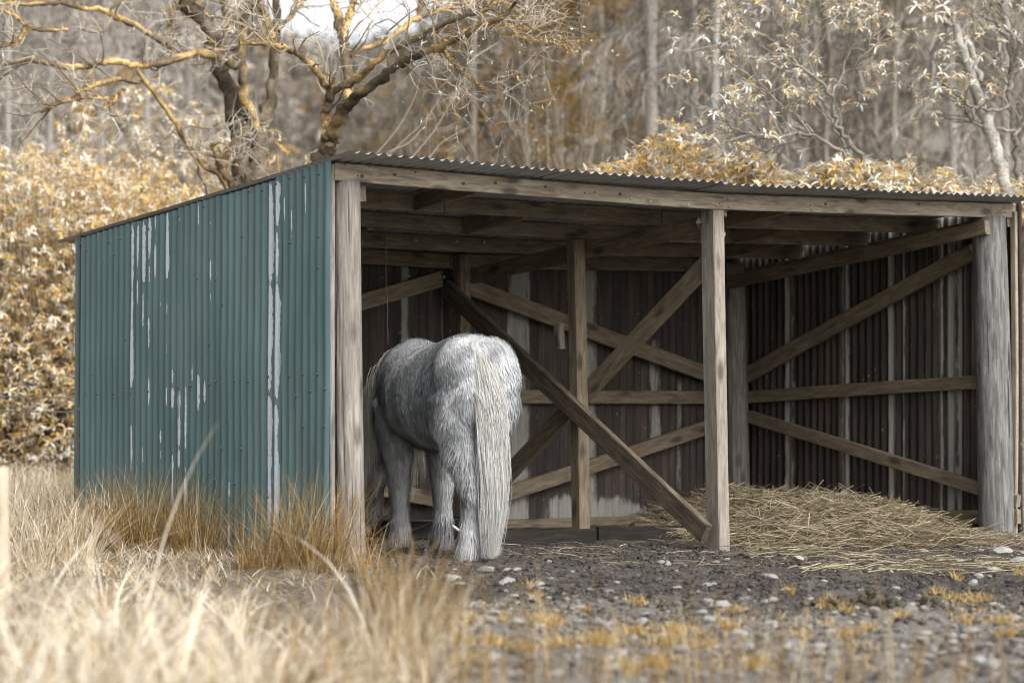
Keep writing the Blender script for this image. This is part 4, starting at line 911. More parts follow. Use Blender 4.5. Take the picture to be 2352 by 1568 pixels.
# tussocks of arching pale blades, each blade bending out from its own clump
nt_ = 84; Xc, Yc, d, px = camlat(-250, 980, 4.8, 10.2, nt_*2)
lim = np.interp(d, [4.8, 7, 8.5, 10.2], [820, 700, 640, 560])+140*rng.standard_normal(len(d)); k = px < lim; Xc, Yc = Xc[k][:nt_], Yc[k][:nt_]; nt_ = len(Xc)
m_ = 30; i = np.repeat(np.arange(nt_), m_); n = len(i); sz = (0.6+0.7*rnd(nt_))[i]; tone = (0.75+0.4*rnd(nt_))[i]
a = rnd(n)*6.28; r = 0.05*sz*np.sqrt(rnd(n)); B = np.stack([Xc[i]+np.cos(a)*r, Yc[i]+np.sin(a)*r, np.zeros(n)], -1); B[:, 2] = height(B[:, 0], B[:, 1])-0.01
a2 = a+0.5*rng.standard_normal(n); dn = np.stack([np.cos(a2), np.sin(a2)], -1); h = hlimit(B[:, 0], B[:, 1], B[:, 2], (0.34+0.44*rnd(n))*sz*1.1); K = 7; t = np.linspace(0, 1, K); ln = rng.uniform(0.05, 0.6, n); cu = rng.uniform(0.1, 0.9, n)
P = np.zeros((n, K, 3)); P[..., :2] = B[:, None, :2]+dn[:, None]*(h[:, None]*(ln[:, None]*t[None]+cu[:, None]*t[None]**2.2))[..., None]
P[..., 2] = B[:, 2:]+h[:, None]*(t[None]*np.sqrt(np.maximum(1-0.5*ln**2, 0.2))[:, None]-0.62*cu[:, None]*t[None]**2.6); P[..., 2] = np.maximum(P[..., 2], B[:, 2:]+0.015)
b = a2+math.pi/2+rng.normal(0, 0.6, n); V, F = ribbons(P, (0.0045+0.0065*rnd(n))[:, None]*(1-0.85*t[None]**1.8), np.stack([np.cos(b), np.sin(b), 0.2*rng.standard_normal(n)], -1))
tag(mobj('tussock_grass', mesh('tussock_grass', V, [F], M['grass'], False, np.repeat(pick(n, PALE, [.30, .22, .30, .10, .08])*tone[:, None]*1.08, 2*K, 0))), 'arching cream tussock grass blurred in the lower left', 'grass', None, 'stuff')
X, Y, d, px = camlat(500, 2352, 4.4, 8.4, 1500); k = rnd(len(X)) < np.interp(px, [500, 900, 1300, 2000, 2352], [0.8, 1, .6, .5, .25]); X, Y = X[k], Y[k]
grass_patch('foreground_stems', X, Y, (0.20, 0.46), (0.003, 0.006), (0.0, 0.3), (0, 0.3), GOLD, [.3, .3, .15, .15, .1], 'thin brown stems blurred along the bottom of the picture', 5)
# rush clumps
def rush(px, py, wpx, n, hr, label, cols=GOLD, p=(.34, .28, .16, .14, .08), spread=0.42, wid=(0.0022, 0.0042)):
    c = ground_at(px, py); d = (c-CAM)@FW; R = wpx/FPX*d/2
    a = rnd(n)*6.28; r = R*np.sqrt(rnd(n)); B = np.stack([c[0]+np.cos(a)*r, c[1]+np.sin(a)*r*0.8, np.zeros(n)], -1)
    bad = (B[:, 0] > -0.06) & (B[:, 1] > 0.03) & (B[:, 1] < 3.1); B[bad, 0] = -0.06-0.1*rnd(bad.sum())
    B[:, 2] = height(B[:, 0], B[:, 1])-0.01
    h = hr[0]*0.6+(hr[1]*1.08-hr[0]*0.6)*rnd(n)**1.25; w = wid[0]+(wid[1]-wid[0])*rnd(n)
    K = 5; t = np.linspace(0, 1, K); out = (B[:, :2]-c[:2])/max(R, 1e-3); dn = out*spread+0.34*rng.standard_normal((n, 2))
    P = np.zeros((n, K, 3)); P[..., :2] = B[:, None, :2]+dn[:, None]*(h[:, None]*(0.55*t[None]+0.45*t[None]**2))[..., None]
    P[..., 2] = B[:, 2:]+h[:, None]*t[None]*np.sqrt(np.maximum(1-0.6*np.minimum((dn**2).sum(1), 1.2), 0.2))[:, None]
    inside = (P[..., 0] > -0.035) & (P[..., 1] > -0.02); P[..., 0] = np.where(inside, -0.035-0.02*rnd(n, 1), P[..., 0])
    b = rnd(n)*6.28; V, F = ribbons(P, w[:, None]*(1-0.85*t[None]**2), np.stack([np.cos(b), np.sin(b), 0*b], -1))
    o = mobj('rush_clump', mesh('rush_clump', V-c, [F], M['grass'], False, np.repeat(pick(n, cols, p), 2*K, 0)), None, c)
    tag(o, label, 'rushes', 'clumps of dry rushes'); return o
rush(335, 1268, 190, 900, (0.30, 0.56), 'big golden-brown rush clump against the green wall, left of centre')
rush(250, 1262, 150, 420, (0.25, 0.50), 'thin brown rush clump at the far corner of the green wall')
rush(455, 1275, 120, 320, (0.25, 0.52), 'sparse rush clump against the middle of the green wall')
rush(715, 1318, 170, 720, (0.28, 0.56), 'golden rush clump at the green wall beside the log post')
rush(600, 1310, 130, 260, (0.2, 0.45), 'thin rush clump left of the golden one by the log post')
rush(838, 1312, 60, 90, (0.12, 0.34), 'small rush clump at the foot of the log post')
rush(925, 1480, 190, 620, (0.22, 0.42), 'blurred brown rush clump at the edge of the mud', wid=(0.003, 0.006))
rush(900, 1560, 260, 420, (0.2, 0.42), 'blurred pale tussock below the brown clump at the bottom edge', PALE, (.34, .26, .22, .12, .06))
rush(120, 1300, 220, 420, (0.22, 0.45), 'pale loose tussock left of the green wall', PALE, (.28, .26, .16, .18, .12))
# yellow tufts on gravel
TU = [(1, 2080, 372, 34), (1, 300, 880, 30), (1, 240, 990, 24), (1, 950, 850, 26), (1, 1060, 865, 20), (1, 670, 745, 10), (1, 1080, 1050, 26), (1, 1460, 960, 24), (1, 1740, 755, 20), (1, 2030, 790, 34), (1, 1960, 930, 30), (1, 2180, 950, 32), (1, 1850, 780, 16), (1, 1860, 670, 12), (1, 2330, 620, 20), (1, 1250, 1010, 20), (1, 960, 980, 16), (1, 30, 1130, 34), (1, 430, 1230, 26), (1, 2240, 1040, 24), (1, 740, 1060, 26),
      (0, 690, 950, 30), (0, 1200, 920, 26), (0, 1260, 960, 34), (0, 2200, 1030, 40), (0, 1920, 1030, 36), (0, 1930, 790, 18), (0, 1550, 860, 10), (0, 1150, 700, 8), (0, 1190, 800, 10), (0, 980, 930, 12), (0, 1620, 1090, 34), (0, 2130, 1100, 36), (0, 1700, 1090, 34), (0, 680, 1080, 28), (0, 2290, 1035, 34), (0, 1350, 950, 22), (0, 900, 1110, 34), (0, 1100, 1160, 36), (0, 2100, 1260, 40), (0, 1850, 1300, 36), (0, 1380, 1120, 30), (0, 700, 1180, 34)]
TUC = [lin(186, 158, 98), lin(166, 134, 72), lin(200, 180, 136), lin(136, 114, 66), lin(184, 166, 128)]
for (c_, x, y, w) in TU:
    px = (900+800*c_+x/2.94)/1.0629; py = (1200+y/2.94)/1.0629; c = ground_at(px, py); d = (c-CAM)@FW; R = w/FPX*d; n = int(50+w*4)
    B = np.stack([R*rng.standard_normal(n)*0.55, R*rng.standard_normal(n)*0.55, np.zeros(n)], -1); B[:, 2] = height(B[:, 0]+c[0], B[:, 1]+c[1])-c[2]-0.006
    V, F, K = blades(B, (0.020+0.055*rnd(n))*(1.5 if y == 372 else 1), 0.003+0.003*rnd(n), rng.uniform(0.1, 0.8, n), rng.uniform(0, .6, n), 4)
    o = mobj('grass_tuft', mesh('grass_tuft', V, [F], M['grass'], False, np.repeat(pick(n, TUC, [.3, .25, .2, .1, .15]), 2*K, 0)), None, c)
    tag(o, 'bright yellow grass tuft at the foot of the silver-grey post' if y == 372 else 'short yellow grass tuft among the stones in front of the shed', 'grass tuft', 'yellow tufts among the stones')
X, Y, d, px = camlat(900, 2400, 8.2, 11.6, 26000); k = (fbm(X*3.1, Y*3.1, 3, 91) > 0.55+0.10*sstep(9.5, 11.6, d)) & (px > 980); X, Y = X[k], Y[k]
X, Y = X[::2], Y[::2]
grass_patch('yellow_moss', X, Y, (0.012, 0.05), (0.003, 0.006), (0.1, 0.9), (0, .8), TUC+[lin(190, 170, 140)], [.25, .2, .2, .1, .1, .15], 'yellow moss and short grass creeping over the gravel', 3)
# pale wooden stake at the left picture edge
sp0 = ground_at(-2, 1500); sp1 = dep(3, 1072, (sp0-CAM)@FW)
st = timber('stake', sp0-np.array([0, 0, 0.2]), sp1, 0.045, 0.045, M['stake'], None, up=(0, 1, 0)); tag(st, 'pale weathered wooden stake at the left edge of the picture', 'stake')

# ------------------------------------------------------------------ wire fence in the left background
fd = 20.6; fz = [(0.93, 905), (0.78, 938)]
f0 = dep(-160, 930, fd); f1 = dep(330, 940, fd+1.5); fe = empty('wire_fence', (f0[0], f0[1], float(height(f0[0], f0[1]))), 'two-strand wire fence running behind the shed at the left', 'fence')
fl_ = np.array(fe.location)
for (zz, py) in fz:
    A = dep(-160, py-2, fd); B_ = dep(330, py+6, fd+1.5); P = np.linspace(A, B_, 9); P[:, 2] -= 0.02*np.sin(np.linspace(0, math.pi, 9)); Vw, Fw = tubes(P[None]-fl_, np.full((1, 9), 0.006), 5)
    mobj('wire', mesh('wire', Vw, [Fw], M['wire'], True), fe)
for q in (f0, f1):
    zg = float(height(q[0], q[1])); o = timber('fence_post', (q[0], q[1]+0.04, zg-0.2), (q[0], q[1]+0.04, zg+1.1), 0.08, 0.08, M['post'], None, up=(0, 1, 0))
    mw = o.matrix_world.copy(); o.parent = fe; o.matrix_parent_inverse = Matrix.Translation(-fe.location)

# ------------------------------------------------------------------ mossy trees behind the shed
MOSS = [lin(170, 140, 86), lin(144, 114, 66), lin(116, 98, 72), lin(190, 166, 118), lin(96, 86, 74)]
def bark_col(V, gold=1.0):
    n = len(V); k = fbm(V[:, 0]*6+V[:, 1]*5, V[:, 2]*6, 3, 19); k2 = rnd(n)
    c = lin(104, 92, 76)[None]*(1-sstep(0.42, 0.62, k))[:, None]+(lin(180, 153, 105)*gold+lin(140, 132, 122)*(1-gold))[None]*sstep(0.42, 0.62, k)[:, None]
    return c*(0.7+0.55*k2[:, None])
def mossy_tree(base_px, depth, limbs, label, seed, scale, off, twn=500, gold=1.0, nsk=1):
    """limbs: polylines (x, y, r) in crop pixels -> real 3-D limbs with their own depth wander"""
    global rng
    rs = np.random.default_rng(seed); base = dep(*base_px, depth); base[2] = float(height(base[0], base[1]))
    t = empty('mossy_tree', base, label, 'tree', 'gnarled mossy trees behind the shed')
    tr = MB(); Ps, Rs = [], []
    for (pts, d0, d1) in limbs:
        q = []
        for i, (x, y, r) in enumerate(pts):
            X, Y = off[0]+x/scale, off[1]+y/scale; f = i/max(1, len(pts)-1); dd = depth+d0+(d1-d0)*f
            q.append([*dep(X, Y, dd), r/scale/FPX*depth])
        K = max(10, len(pts)*4); P = resample(q, K); rad = P[:, 3]*(1+0.10*rs.standard_normal(K)); Pp = P[:, :3]+rs.normal(0, 0.35, (K, 3))*P[:, 3:4]*0.6
        Vt, Ft = tubes(Pp[None], rad[None], 9, 0.10); tr.add(Vt, Ft, bark_col(Vt, gold if q[0][3] > 0.055 else 1.0)*(0.5 if q[0][3] > 0.055 else 1.05)); Ps.append(resample(np.c_[Pp, rad], 12)[None, :, :3]); Rs.append(resample(np.c_[Pp, rad], 12)[None, :, 3])
    # trunk foot to the ground
    q = limbs[0][0][0]; foot = dep(off[0]+q[0]/scale, off[1]+q[1]/scale, depth); r0 = q[2]/scale/FPX*depth
    P = np.linspace(base-np.array([0, 0, 0.2]), foot, 8); Vt, Ft = tubes(P[None], np.linspace(r0*1.35, r0, 8)[None], 12, 0.06); tr.add(Vt, Ft, bark_col(Vt, gold)*0.5)
    tr.build('trunk', M['bark'], t, base, True)
    P0 = np.concatenate(Ps); R0 = np.concatenate(Rs); tw = MB()
    a, ra = twigs(P0[nsk:], R0[nsk:], twn, 0.5, 0.010, 0.8, 0.25, 6, 0.28, 0.3, 0.5); Vt, Ft = tubes(a, ra, 5, 0.15); tw.add(Vt, Ft, bark_col(Vt, 0.4)*1.1)
    b, rb_ = twigs(a, ra, twn*5, 0.30, 0.006, 0.8, 0.2, 5, 0.25, 0.2, 0.7); Vt, Ft = tubes(b, rb_, 3); tw.add(Vt, Ft, (lin(176, 168, 154)*(0.7+0.6*rnd(len(b), 1))).repeat(15, 0))
    c, rc = twigs(b, rb_, twn*6, 0.14, 0.003, 0.9, 0.1, 3, 0.2, 0.3, 0.8); Vt, Ft = tubes(c, rc, 3); tw.add(Vt, Ft, (lin(198, 192, 182)*(0.7+0.6*rnd(len(c), 1))).repeat(9, 0))
    o = tw.build('twigs', M['twig'], t, base); o['kind'] = 'stuff'
    # lichen and moss tufts with last leaves
    n = twn*5; i = rng.integers(0, len(b), n); k = rng.integers(2, 5, n); pos = b[i, k]+rng.normal(0, 0.01, (n, 3))
    Vl, F3, F4 = leaves(pos, rdir(n)+np.array([0, 0, -0.2]), rdir(n), 0.02+0.03*rnd(n), 0.010+0.010*rnd(n)); cm = MB()
    cols = np.array([lin(214, 202, 180), lin(204, 160, 84), lin(186, 176, 158), lin(226, 220, 208)])[rng.choice(4, n, p=[.3, .25, .3, .15])]*(0.6+0.6*rnd(n, 1))
    cm.add2(Vl, [F3, F4], cols.repeat(8, 0)); o = cm.build('crown', M['leaf'], t, base); o['kind'] = 'stuff'
    n = twn*30; i = rng.integers(nsk, len(P0), n); f = rnd(n)*10.9; k = f.astype(int); w_ = (f-k)[:, None]; pos = P0[i, k]*(1-w_)+P0[i, k+1]*w_; rr = R0[i, k]
    dd = rdir(n); dd[:, 2] = np.abs(dd[:, 2])*0.9; dd = norm(dd); pos = pos+dd*rr[:, None]*0.85
    Vl, F3, F4 = leaves(pos, dd+rdir(n)*0.8, rdir(n), 0.014+0.018*rnd(n), 0.008+0.008*rnd(n)); cm = MB()
    cm.add2(Vl, [F3, F4], (np.array(MOSS)[rng.choice(5, n, p=[.4, .25, .1, .2, .05])]*(0.7+0.5*rnd(n, 1))).repeat(8, 0)); o = cm.build('moss', M['leaf'], t, base); o['kind'] = 'stuff'
    return t
T2 = [([(540, 1160, 62), (600, 1000, 55), (618, 920, 50), (630, 860, 24), (640, 830, 6)], 0, 0), ([(585, 1040, 46), (600, 940, 44), (568, 830, 34), (590, 740, 32), (615, 660, 32)], 0, -0.2), ([(615, 660, 26), (570, 600, 26), (500, 500, 24), (440, 430, 22), (330, 370, 20), (250, 330, 18), (120, 310, 14), (-40, 312, 12)], -0.2, -0.9),
      ([(612, 668, 28), (760, 580, 28), (850, 540, 28), (900, 470, 26), (1000, 390, 22), (1200, 290, 20), (1420, 170, 18), (1560, 120, 15), (1680, 88, 12), (1800, 50, 9)], -0.2, -1.2), ([(600, 1040, 48), (632, 910, 46), (700, 800, 42), (770, 700, 38), (850, 650, 32), (1000, 540, 32), (1180, 420, 30), (1280, 370, 28), (1420, 340, 26), (1560, 250, 24), (1720, 170, 19), (1850, 130, 14), (1940, 20, 11)], 0, -1.5),
      ([(1425, 365, 15), (1490, 450, 14), (1530, 500, 12), (1640, 590, 7), (1740, 660, 5)], -0.9, -1.4), ([(735, 740, 36), (735, 620, 36), (728, 500, 36), (705, 330, 36), (675, 200, 34), (650, 80, 30), (620, -60, 26)], 0, 0.5), ([(705, 260, 24), (740, 130, 24), (785, 0, 20), (800, -90, 18)], 0.1, 0.3),
      ([(745, 410, 22), (850, 345, 20), (1000, 310, 20), (1080, 240, 22), (1210, 130, 21), (1330, 100, 17), (1430, 50, 15), (1560, 20, 12), (1720, -10, 10)], 0.2, 1.2), ([(1720, 170, 12), (1800, 200, 12), (1900, 190, 10), (2000, 215, 8), (2075, 205, 8)], -1.2, -1.4), ([(1240, 105, 13), (1260, 30, 12), (1270, -40, 10)], 1, 1.1), ([(1740, 30, 9), (1830, 10, 11), (1930, 20, 9)], 0.6, 0.8), ([(1700, 180, 9), (1690, 110, 10), (1740, 40, 9)], -1.0, -1.0), ([(1820, 240, 6), (1960, 270, 5), (2150, 300, 4), (2330, 350, 3)], -1.2, -1.6)]
mossy_tree((735, 450), 20.0, T2, 'gnarled mossy tree behind the front corner, limbs reaching right over the roof', 3, 3.125, (564.5, 0), 100, 0.9, 1)
T1 = [([(1590, 1215, 108), (1590, 1195, 96), (1590, 1180, 60)], 0, 0), ([(1545, 1215, 66), (1535, 1080, 64), (1525, 930, 60), (1500, 700, 58), (1430, 500, 54), (1400, 380, 52), (1350, 200, 50), (1290, 100, 52), (1180, 40, 48), (1110, -40, 44)], 0, 0.4), ([(1635, 1215, 64), (1640, 1080, 62), (1650, 930, 54), (1690, 750, 46), (1720, 650, 38), (1742, 450, 32), (1758, 150, 28), (1770, -50, 26)], 0, 0.8), ([(1640, 820, 34), (1575, 680, 32), (1540, 450, 30), (1550, 200, 26), (1580, 50, 22), (1660, -20, 18)], 0.1, -0.3),
      ([(1530, 430, 28), (1400, 360, 28), (1250, 330, 27), (1130, 380, 24), (950, 420, 22), (830, 410, 22), (680, 380, 20), (560, 430, 18), (420, 430, 18), (200, 380, 14), (0, 410, 14), (-100, 420, 12)], -0.1, -1.5), ([(1750, 285, 18), (1600, 268, 17), (1450, 320, 15), (1310, 322, 12)], 0.3, -0.2), ([(1745, 250, 22), (1700, 110, 24), (1640, 30, 22), (1590, -40, 18)], 0.4, 0.2), ([(1770, 200, 14), (1870, 90, 13), (1950, -10, 11)], 0.5, 0.9),
      ([(870, 440, 12), (960, 560, 18), (1050, 680, 17), (1130, 800, 15), (1200, 940, 14), (1290, 1060, 13), (1400, 1120, 12), (1450, 1215, 10)], -0.9, -0.1), ([(1100, 320, 14), (960, 220, 16), (780, 120, 20), (650, 60, 18), (520, 60, 15), (400, 10, 16), (230, 30, 13), (0, 20, 10), (-100, 15, 9)], -0.1, -1.1), ([(430, 190, 9), (330, 200, 12), (170, 180, 12), (100, 100, 11), (0, 60, 10)], -1, -1.3), ([(170, 190, 10), (100, 280, 10), (0, 300, 9)], -1.2, -1.4),
      ([(900, 530, 12), (760, 500, 16), (600, 540, 15), (480, 600, 12)], -0.8, -1.3), ([(790, 570, 8), (760, 610, 14), (690, 680, 14), (650, 700, 10)], -1, -1.1), ([(690, 630, 12), (540, 620, 13), (380, 650, 13), (260, 720, 9)], -1.1, -1.4), ([(1080, 80, 12), (1110, 60, 14), (1160, 50, 12)], 0.2, 0.3), ([(1085, 100, 9), (1100, 140, 12), (1070, 220, 10)], 0, 0), ([(1480, 1180, 26), (1410, 1080, 22), (1380, 980, 18), (1350, 920, 14)], -0.3, -0.5), ([(1400, 1080, 20), (1460, 980, 18), (1470, 930, 12)], -0.3, -0.4), ([(1470, 210, 20), (1440, 80, 22), (1420, -30, 20)], 0.3, 0.5)]
mossy_tree((572, 470), 22.0, T1, 'old grey mossy tree behind the green wall with a thick forked trunk', 4, 2.778, (0, 0), 105, 0.25, 4)

# ------------------------------------------------------------------ rhododendrons
LC = [lin(214, 180, 106), lin(198, 160, 84), lin(216, 206, 188), lin(200, 189, 168), lin(228, 222, 212), lin(158, 174, 178), lin(150, 130, 94)]
LONE = None
def leaf_single():
    V, F3, F4 = leaves(np.zeros((1, 3)), np.array([[1.0, 0, 0]]), np.array([[0, 0, 1.0]]), np.array([1.0]), np.array([0.30]), 0.12)
    return mesh('leaf', V, [F3, F4], M['leaf1'])
LEAF = leaf_single()
def whorl(tip, axis, nl, L):
    """leaves spreading round a shoot tip"""
    n = len(tip); ax = norm(axis); ref = rdir(n); u = norm(np.cross(ax, ref)); v = np.cross(ax, u)
    ph_ = rnd(n)*6.28; out = []
    for j in range(nl):
        a = ph_+j*2*math.pi/nl+rng.normal(0, 0.2, n); dr = u*np.cos(a)[:, None]+v*np.sin(a)[:, None]
        el = rng.normal(0.15, 0.45, n)[:, None]; d = norm(dr+ax*el+np.array([0, 0, -0.15])); nr = norm(ax-d*(ax*d).sum(1, keepdims=True)+0.15*rdir(n))
        out.append((tip, d, nr, L*(0.75+0.5*rnd(n))))
    return [np.concatenate(k) for k in zip(*out)]
def place_leaves(t, base, pos, d, nr, L, wr, nobj, cols, p, name='crown', front=None):
    n = len(pos); order = np.argsort(((pos-CAM)@FW)) if front is None else np.argsort(front)
    vis = order[:nobj]; rest = order[nobj:]
    for k in vis:
        o = mobj('leaf', LEAF, t); X = d[k]; Y = np.cross(nr[k], X); Y /= np.linalg.norm(Y); Z = np.cross(X, Y); s = L[k]; q = pos[k]-base
        o.matrix_local = Matrix(((X[0]*s, Y[0]*s, Z[0]*s, q[0]), (X[1]*s, Y[1]*s, Z[1]*s, q[1]), (X[2]*s, Y[2]*s, Z[2]*s, q[2]), (0, 0, 0, 1)))
    if len(rest):
        Vl, F3, F4 = leaves(pos[rest], d[rest], nr[rest], L[rest], L[rest]*wr); mb = MB()
        mb.add2(Vl, [F3, F4], np.minimum(np.array(cols)[rng.choice(len(cols), len(rest), p=p)]*(0.85+0.6*rnd(len(rest), 1)), 0.88).repeat(8, 0))
        o = mb.build(name, M['leaf'], t, base); o['kind'] = 'stuff'
def bush(px, depth, w, zfun, nshoot, label, nobj, p, L=0.11, dd=1.6, seed=0, bottom=1040.0, group='rhododendron bushes'):
    """dense mound: shoots end on an uneven shell given by picture outline zfun(px)->py of the top"""
    b = dep(px, 897, depth); b[2] = float(height(b[0], b[1])); t = empty('rhododendron_bush', b, label, 'bush', group)
    x = px+w*(rnd(nshoot)-0.5); top = np.array([zfun(k) for k in x]); q = rnd(nshoot)**0.85
    lump = 42*(fbm(x/38.0, 0*x+seed, 3, 33+seed)-0.5)*2
    ptop = top+lump
    y = ptop+(bottom-ptop)*q*0.95; dpt = depth+dd*(rng.normal(0, 0.33, nshoot))-dd*0.55*q
    tip = np.array([dep(a, b_, c) for a, b_, c in zip(x, y, dpt)]); tip[(tip[:, 1] < 3.6) & (tip[:, 0] < 6.7) & (tip[:, 0] > 0)] += np.array([0.8, 1.0, 0])
    ax = norm(np.stack([0.3*rng.standard_normal(nshoot)-0.2*FW[0]*q, 0.3*rng.standard_normal(nshoot)-0.2*FW[1]*q, 0.9+0.1*rng.standard_normal(nshoot)], -1))
    pos, d, nr, Ls = whorl(tip, ax, 7, L); place_leaves(t, b, pos, d, nr, Ls, 0.30, nobj, LC, p)
    # stems
    n = nshoot//8; k = rng.choice(nshoot, n, replace=False); K = 5; tt = np.linspace(0, 1, K)
    low = np.stack([b[0]+(tip[k, 0]-b[0])*0.55, b[1]+(tip[k, 1]-b[1])*0.55, np.full(n, b[2]+0.02)], -1); P = low[:, None]*(1-tt)[None, :, None]+tip[k][:, None]*tt[None, :, None]
    P[:, 1:-1] += rng.normal(0, 0.05, (n, K-2, 3)); Vt, Ft = tubes(P, np.linspace(0.014, 0.005, K)[None]*np.ones((n, 1)), 4)
    m = MB(); m.add(Vt, Ft, (lin(140, 122, 94)*(0.6+0.6*rnd(n, 1))).repeat(K*4, 0)); m.build('stems', M['twig'], t, b)['kind'] = 'stuff'
    return t
pg = [.22, .12, .24, .18, .16, .04, .04]
bush(90, 26.6, 460, lambda x: np.interp(x, [-150, 0, 120, 200, 300, 330], [300, 330, 350, 345, 420, 460]), 6500, 'large golden rhododendron at the left edge behind the green wall', 0, pg, 0.078, 1.8, 1, 1125.0)
bush(330, 27.2, 360, lambda x: np.interp(x, [150, 250, 330, 400, 460, 520], [330, 395, 380, 385, 450, 520]), 3600, 'golden rhododendron between the left bush and the forked tree', 0, [.3, .2, .18, .14, .08, .02, .08], 0.078, 1.5, 2, 1120.0)
bush(320, 29.0, 520, lambda x: np.interp(x, [60, 200, 300, 420, 520, 580], [330, 250, 190, 180, 270, 380]), 1500, 'pale thin rhododendron rising behind the golden ones at the left', 0, [.24, .1, .24, .18, .16, .04, .04], 0.09, 2.0, 3)
bush(650, 25.0, 200, lambda x: np.interp(x, [550, 620, 660, 720], [330, 300, 270, 330]), 260, 'small golden sprig bush showing between the two mossy trees', 0, [.3, .2, .2, .14, .08, .02, .06], 0.085, 1.0, 4)
bush(1560, 21.3, 460, lambda x: np.interp(x, [1335, 1370, 1420, 1450, 1480, 1530, 1570, 1620, 1660, 1700, 1800], [395, 385, 370, 300, 325, 300, 275, 325, 345, 352, 372]), 900, 'golden rhododendron crest showing above the middle of the roof', 300, [.26, .16, .2, .14, .08, .10, .06], 0.092, 0.7, 5, 540)
bush(1870, 21.4, 420, lambda x: np.interp(x, [1650, 1750, 1850, 1950, 2080], [355, 372, 378, 376, 388]), 860, 'low cream and gold rhododendron along the roof right of the crest', 300, [.16, .1, .24, .2, .12, .12, .06], 0.088, 0.7, 6, 520)
bush(2210, 21.8, 420, lambda x: np.interp(x, [2000, 2080, 2200, 2352, 2420], [388, 395, 405, 420, 400]), 640, 'pale rhododendron over the right end of the roof', 160, [.16, .1, .26, .2, .14, .08, .06], 0.088, 0.7, 7, 530)
def leggy(limbs, depth, label, nt, nobj, seed, L=0.115, barkc=(128, 122, 112), tmin=0.35, tl=0.42):
    b = dep(limbs[0][0][0][0], 897, depth); b[2] = float(height(b[0], b[1])); t = empty('rhododendron_tree', b, label, 'tree', 'leggy rhododendrons behind the roof'); m = MB(); Ps, Rs = [], []
    for (pts, d0, d1) in limbs:
        q = [[*dep(x, y, depth+d0+(d1-d0)*i/max(1, len(pts)-1)), r/FPX*depth] for i, (x, y, r) in enumerate(pts)]
        P = resample(q, max(12, len(pts)*4)); Pp = P[:, :3]+rng.normal(0, 0.012, (len(P), 3)); Vt, Ft = tubes(Pp[None], P[:, 3][None], 7, 0.06)
        k = fbm(Vt[:, 0]*9+Vt[:, 1]*7, Vt[:, 2]*9, 2, 23)[:, None]; m.add(Vt, Ft, lin(*barkc)*(0.45+1.0*k)); r_ = resample(np.c_[Pp, P[:, 3]], 12); Ps.append(r_[None, :, :3]); Rs.append(r_[None, :, 3])
    q = limbs[0][0][0]; foot = dep(q[0], q[1], depth); P = np.linspace(b-np.array([0, 0, .1]), foot, 6); Vt, Ft = tubes(P[None], np.linspace(q[2]*1.3, q[2], 6)[None]/FPX*depth, 7); m.add(Vt, Ft, lin(*barkc)*0.8)
    m.build('trunk', M['bark'], t, b, True); P0, R0 = np.concatenate(Ps), np.concatenate(Rs)
    a, ra = twigs(P0, R0, nt, tl, 0.008, 0.75, 0.35, 6, 0.22, tmin, 0.7); Vt, Ft = tubes(a, ra, 4); w = MB(); w.add(Vt, Ft, (lin(146, 140, 130)*(0.5+0.6*rnd(nt, 1))).repeat(24, 0))
    a2, ra2 = twigs(a, ra, int(nt*1.6), 0.2, 0.006, 0.75, 0.45, 5, 0.2, 0.4, 0.8); Vt, Ft = tubes(a2, ra2, 4); w.add(Vt, Ft, (lin(146, 140, 130)*(0.5+0.6*rnd(len(a2), 1))).repeat(20, 0)); w.build('twigs', M['twig'], t, b)['kind'] = 'stuff'
    tip = np.concatenate([P0[:, -1], a[:, -1], a2[:, -1]]); ax = np.concatenate([P0[:, -1]-P0[:, -2], a[:, -1]-a[:, -2], a2[:, -1]-a2[:, -2]]); ax = norm(norm(ax)*0.6+np.array([0, 0, 0.9]))
    pos, d, nr, Ls = whorl(tip, ax, 7, L); place_leaves(t, b, pos, d, nr, Ls, 0.25, nobj, LC, [.10, .06, .30, .24, .18, .08, .04], front=np.abs((pos-CAM)@FW-depth)*0+rnd(len(pos)))
    return t
LG = [([(2010, 460, 12), (1940, 400, 10), (1900, 350, 9), (1862, 310, 9), (1845, 270, 7), (1838, 220, 6), (1800, 175, 5), (1765, 150, 4), (1720, 130, 3)], 0, -0.4), ([(1838, 225, 5), (1860, 180, 5), (1880, 120, 4), (1890, 70, 3), (1885, 20, 3)], -0.2, 0.2), ([(1930, 420, 7), (1850, 340, 6), (1780, 300, 6), (1700, 320, 5), (1620, 300, 4), (1560, 255, 3)], 0, -0.8),
      ([(1800, 300, 5), (1720, 240, 4), (1660, 180, 4), (1600, 140, 3), (1580, 100, 3)], -0.2, -0.6), ([(1790, 310, 4), (1700, 345, 4), (1620, 340, 3), (1600, 345, 3)], -0.2, -0.3), ([(1960, 440, 7), (1880, 360, 6), (1820, 250, 5), (1770, 190, 4), (1740, 100, 4), (1720, 50, 3), (1700, 25, 3)], 0.2, 0.4), ([(1820, 260, 4), (1760, 210, 4), (1690, 200, 3), (1640, 220, 3)], 0.1, 0.3), ([(1740, 110, 3), (1680, 80, 3), (1640, 60, 3), (1590, 70, 3)], 0.4, 0.1), ([(1770, 190, 4), (1800, 110, 3), (1820, 50, 3), (1850, 10, 3)], 0.3, 0.6), ([(1860, 180, 4), (1900, 150, 3), (1915, 120, 3)], 0, 0)]
LG = [([(x+70, y, r*0.62) for x, y, r in pts], a, b) for pts, a, b in LG]
leggy(LG, 21.2, 'leggy rhododendron with bare grey limbs and cream leaf whorls above the roof', 170, 300, 5, 0.068)
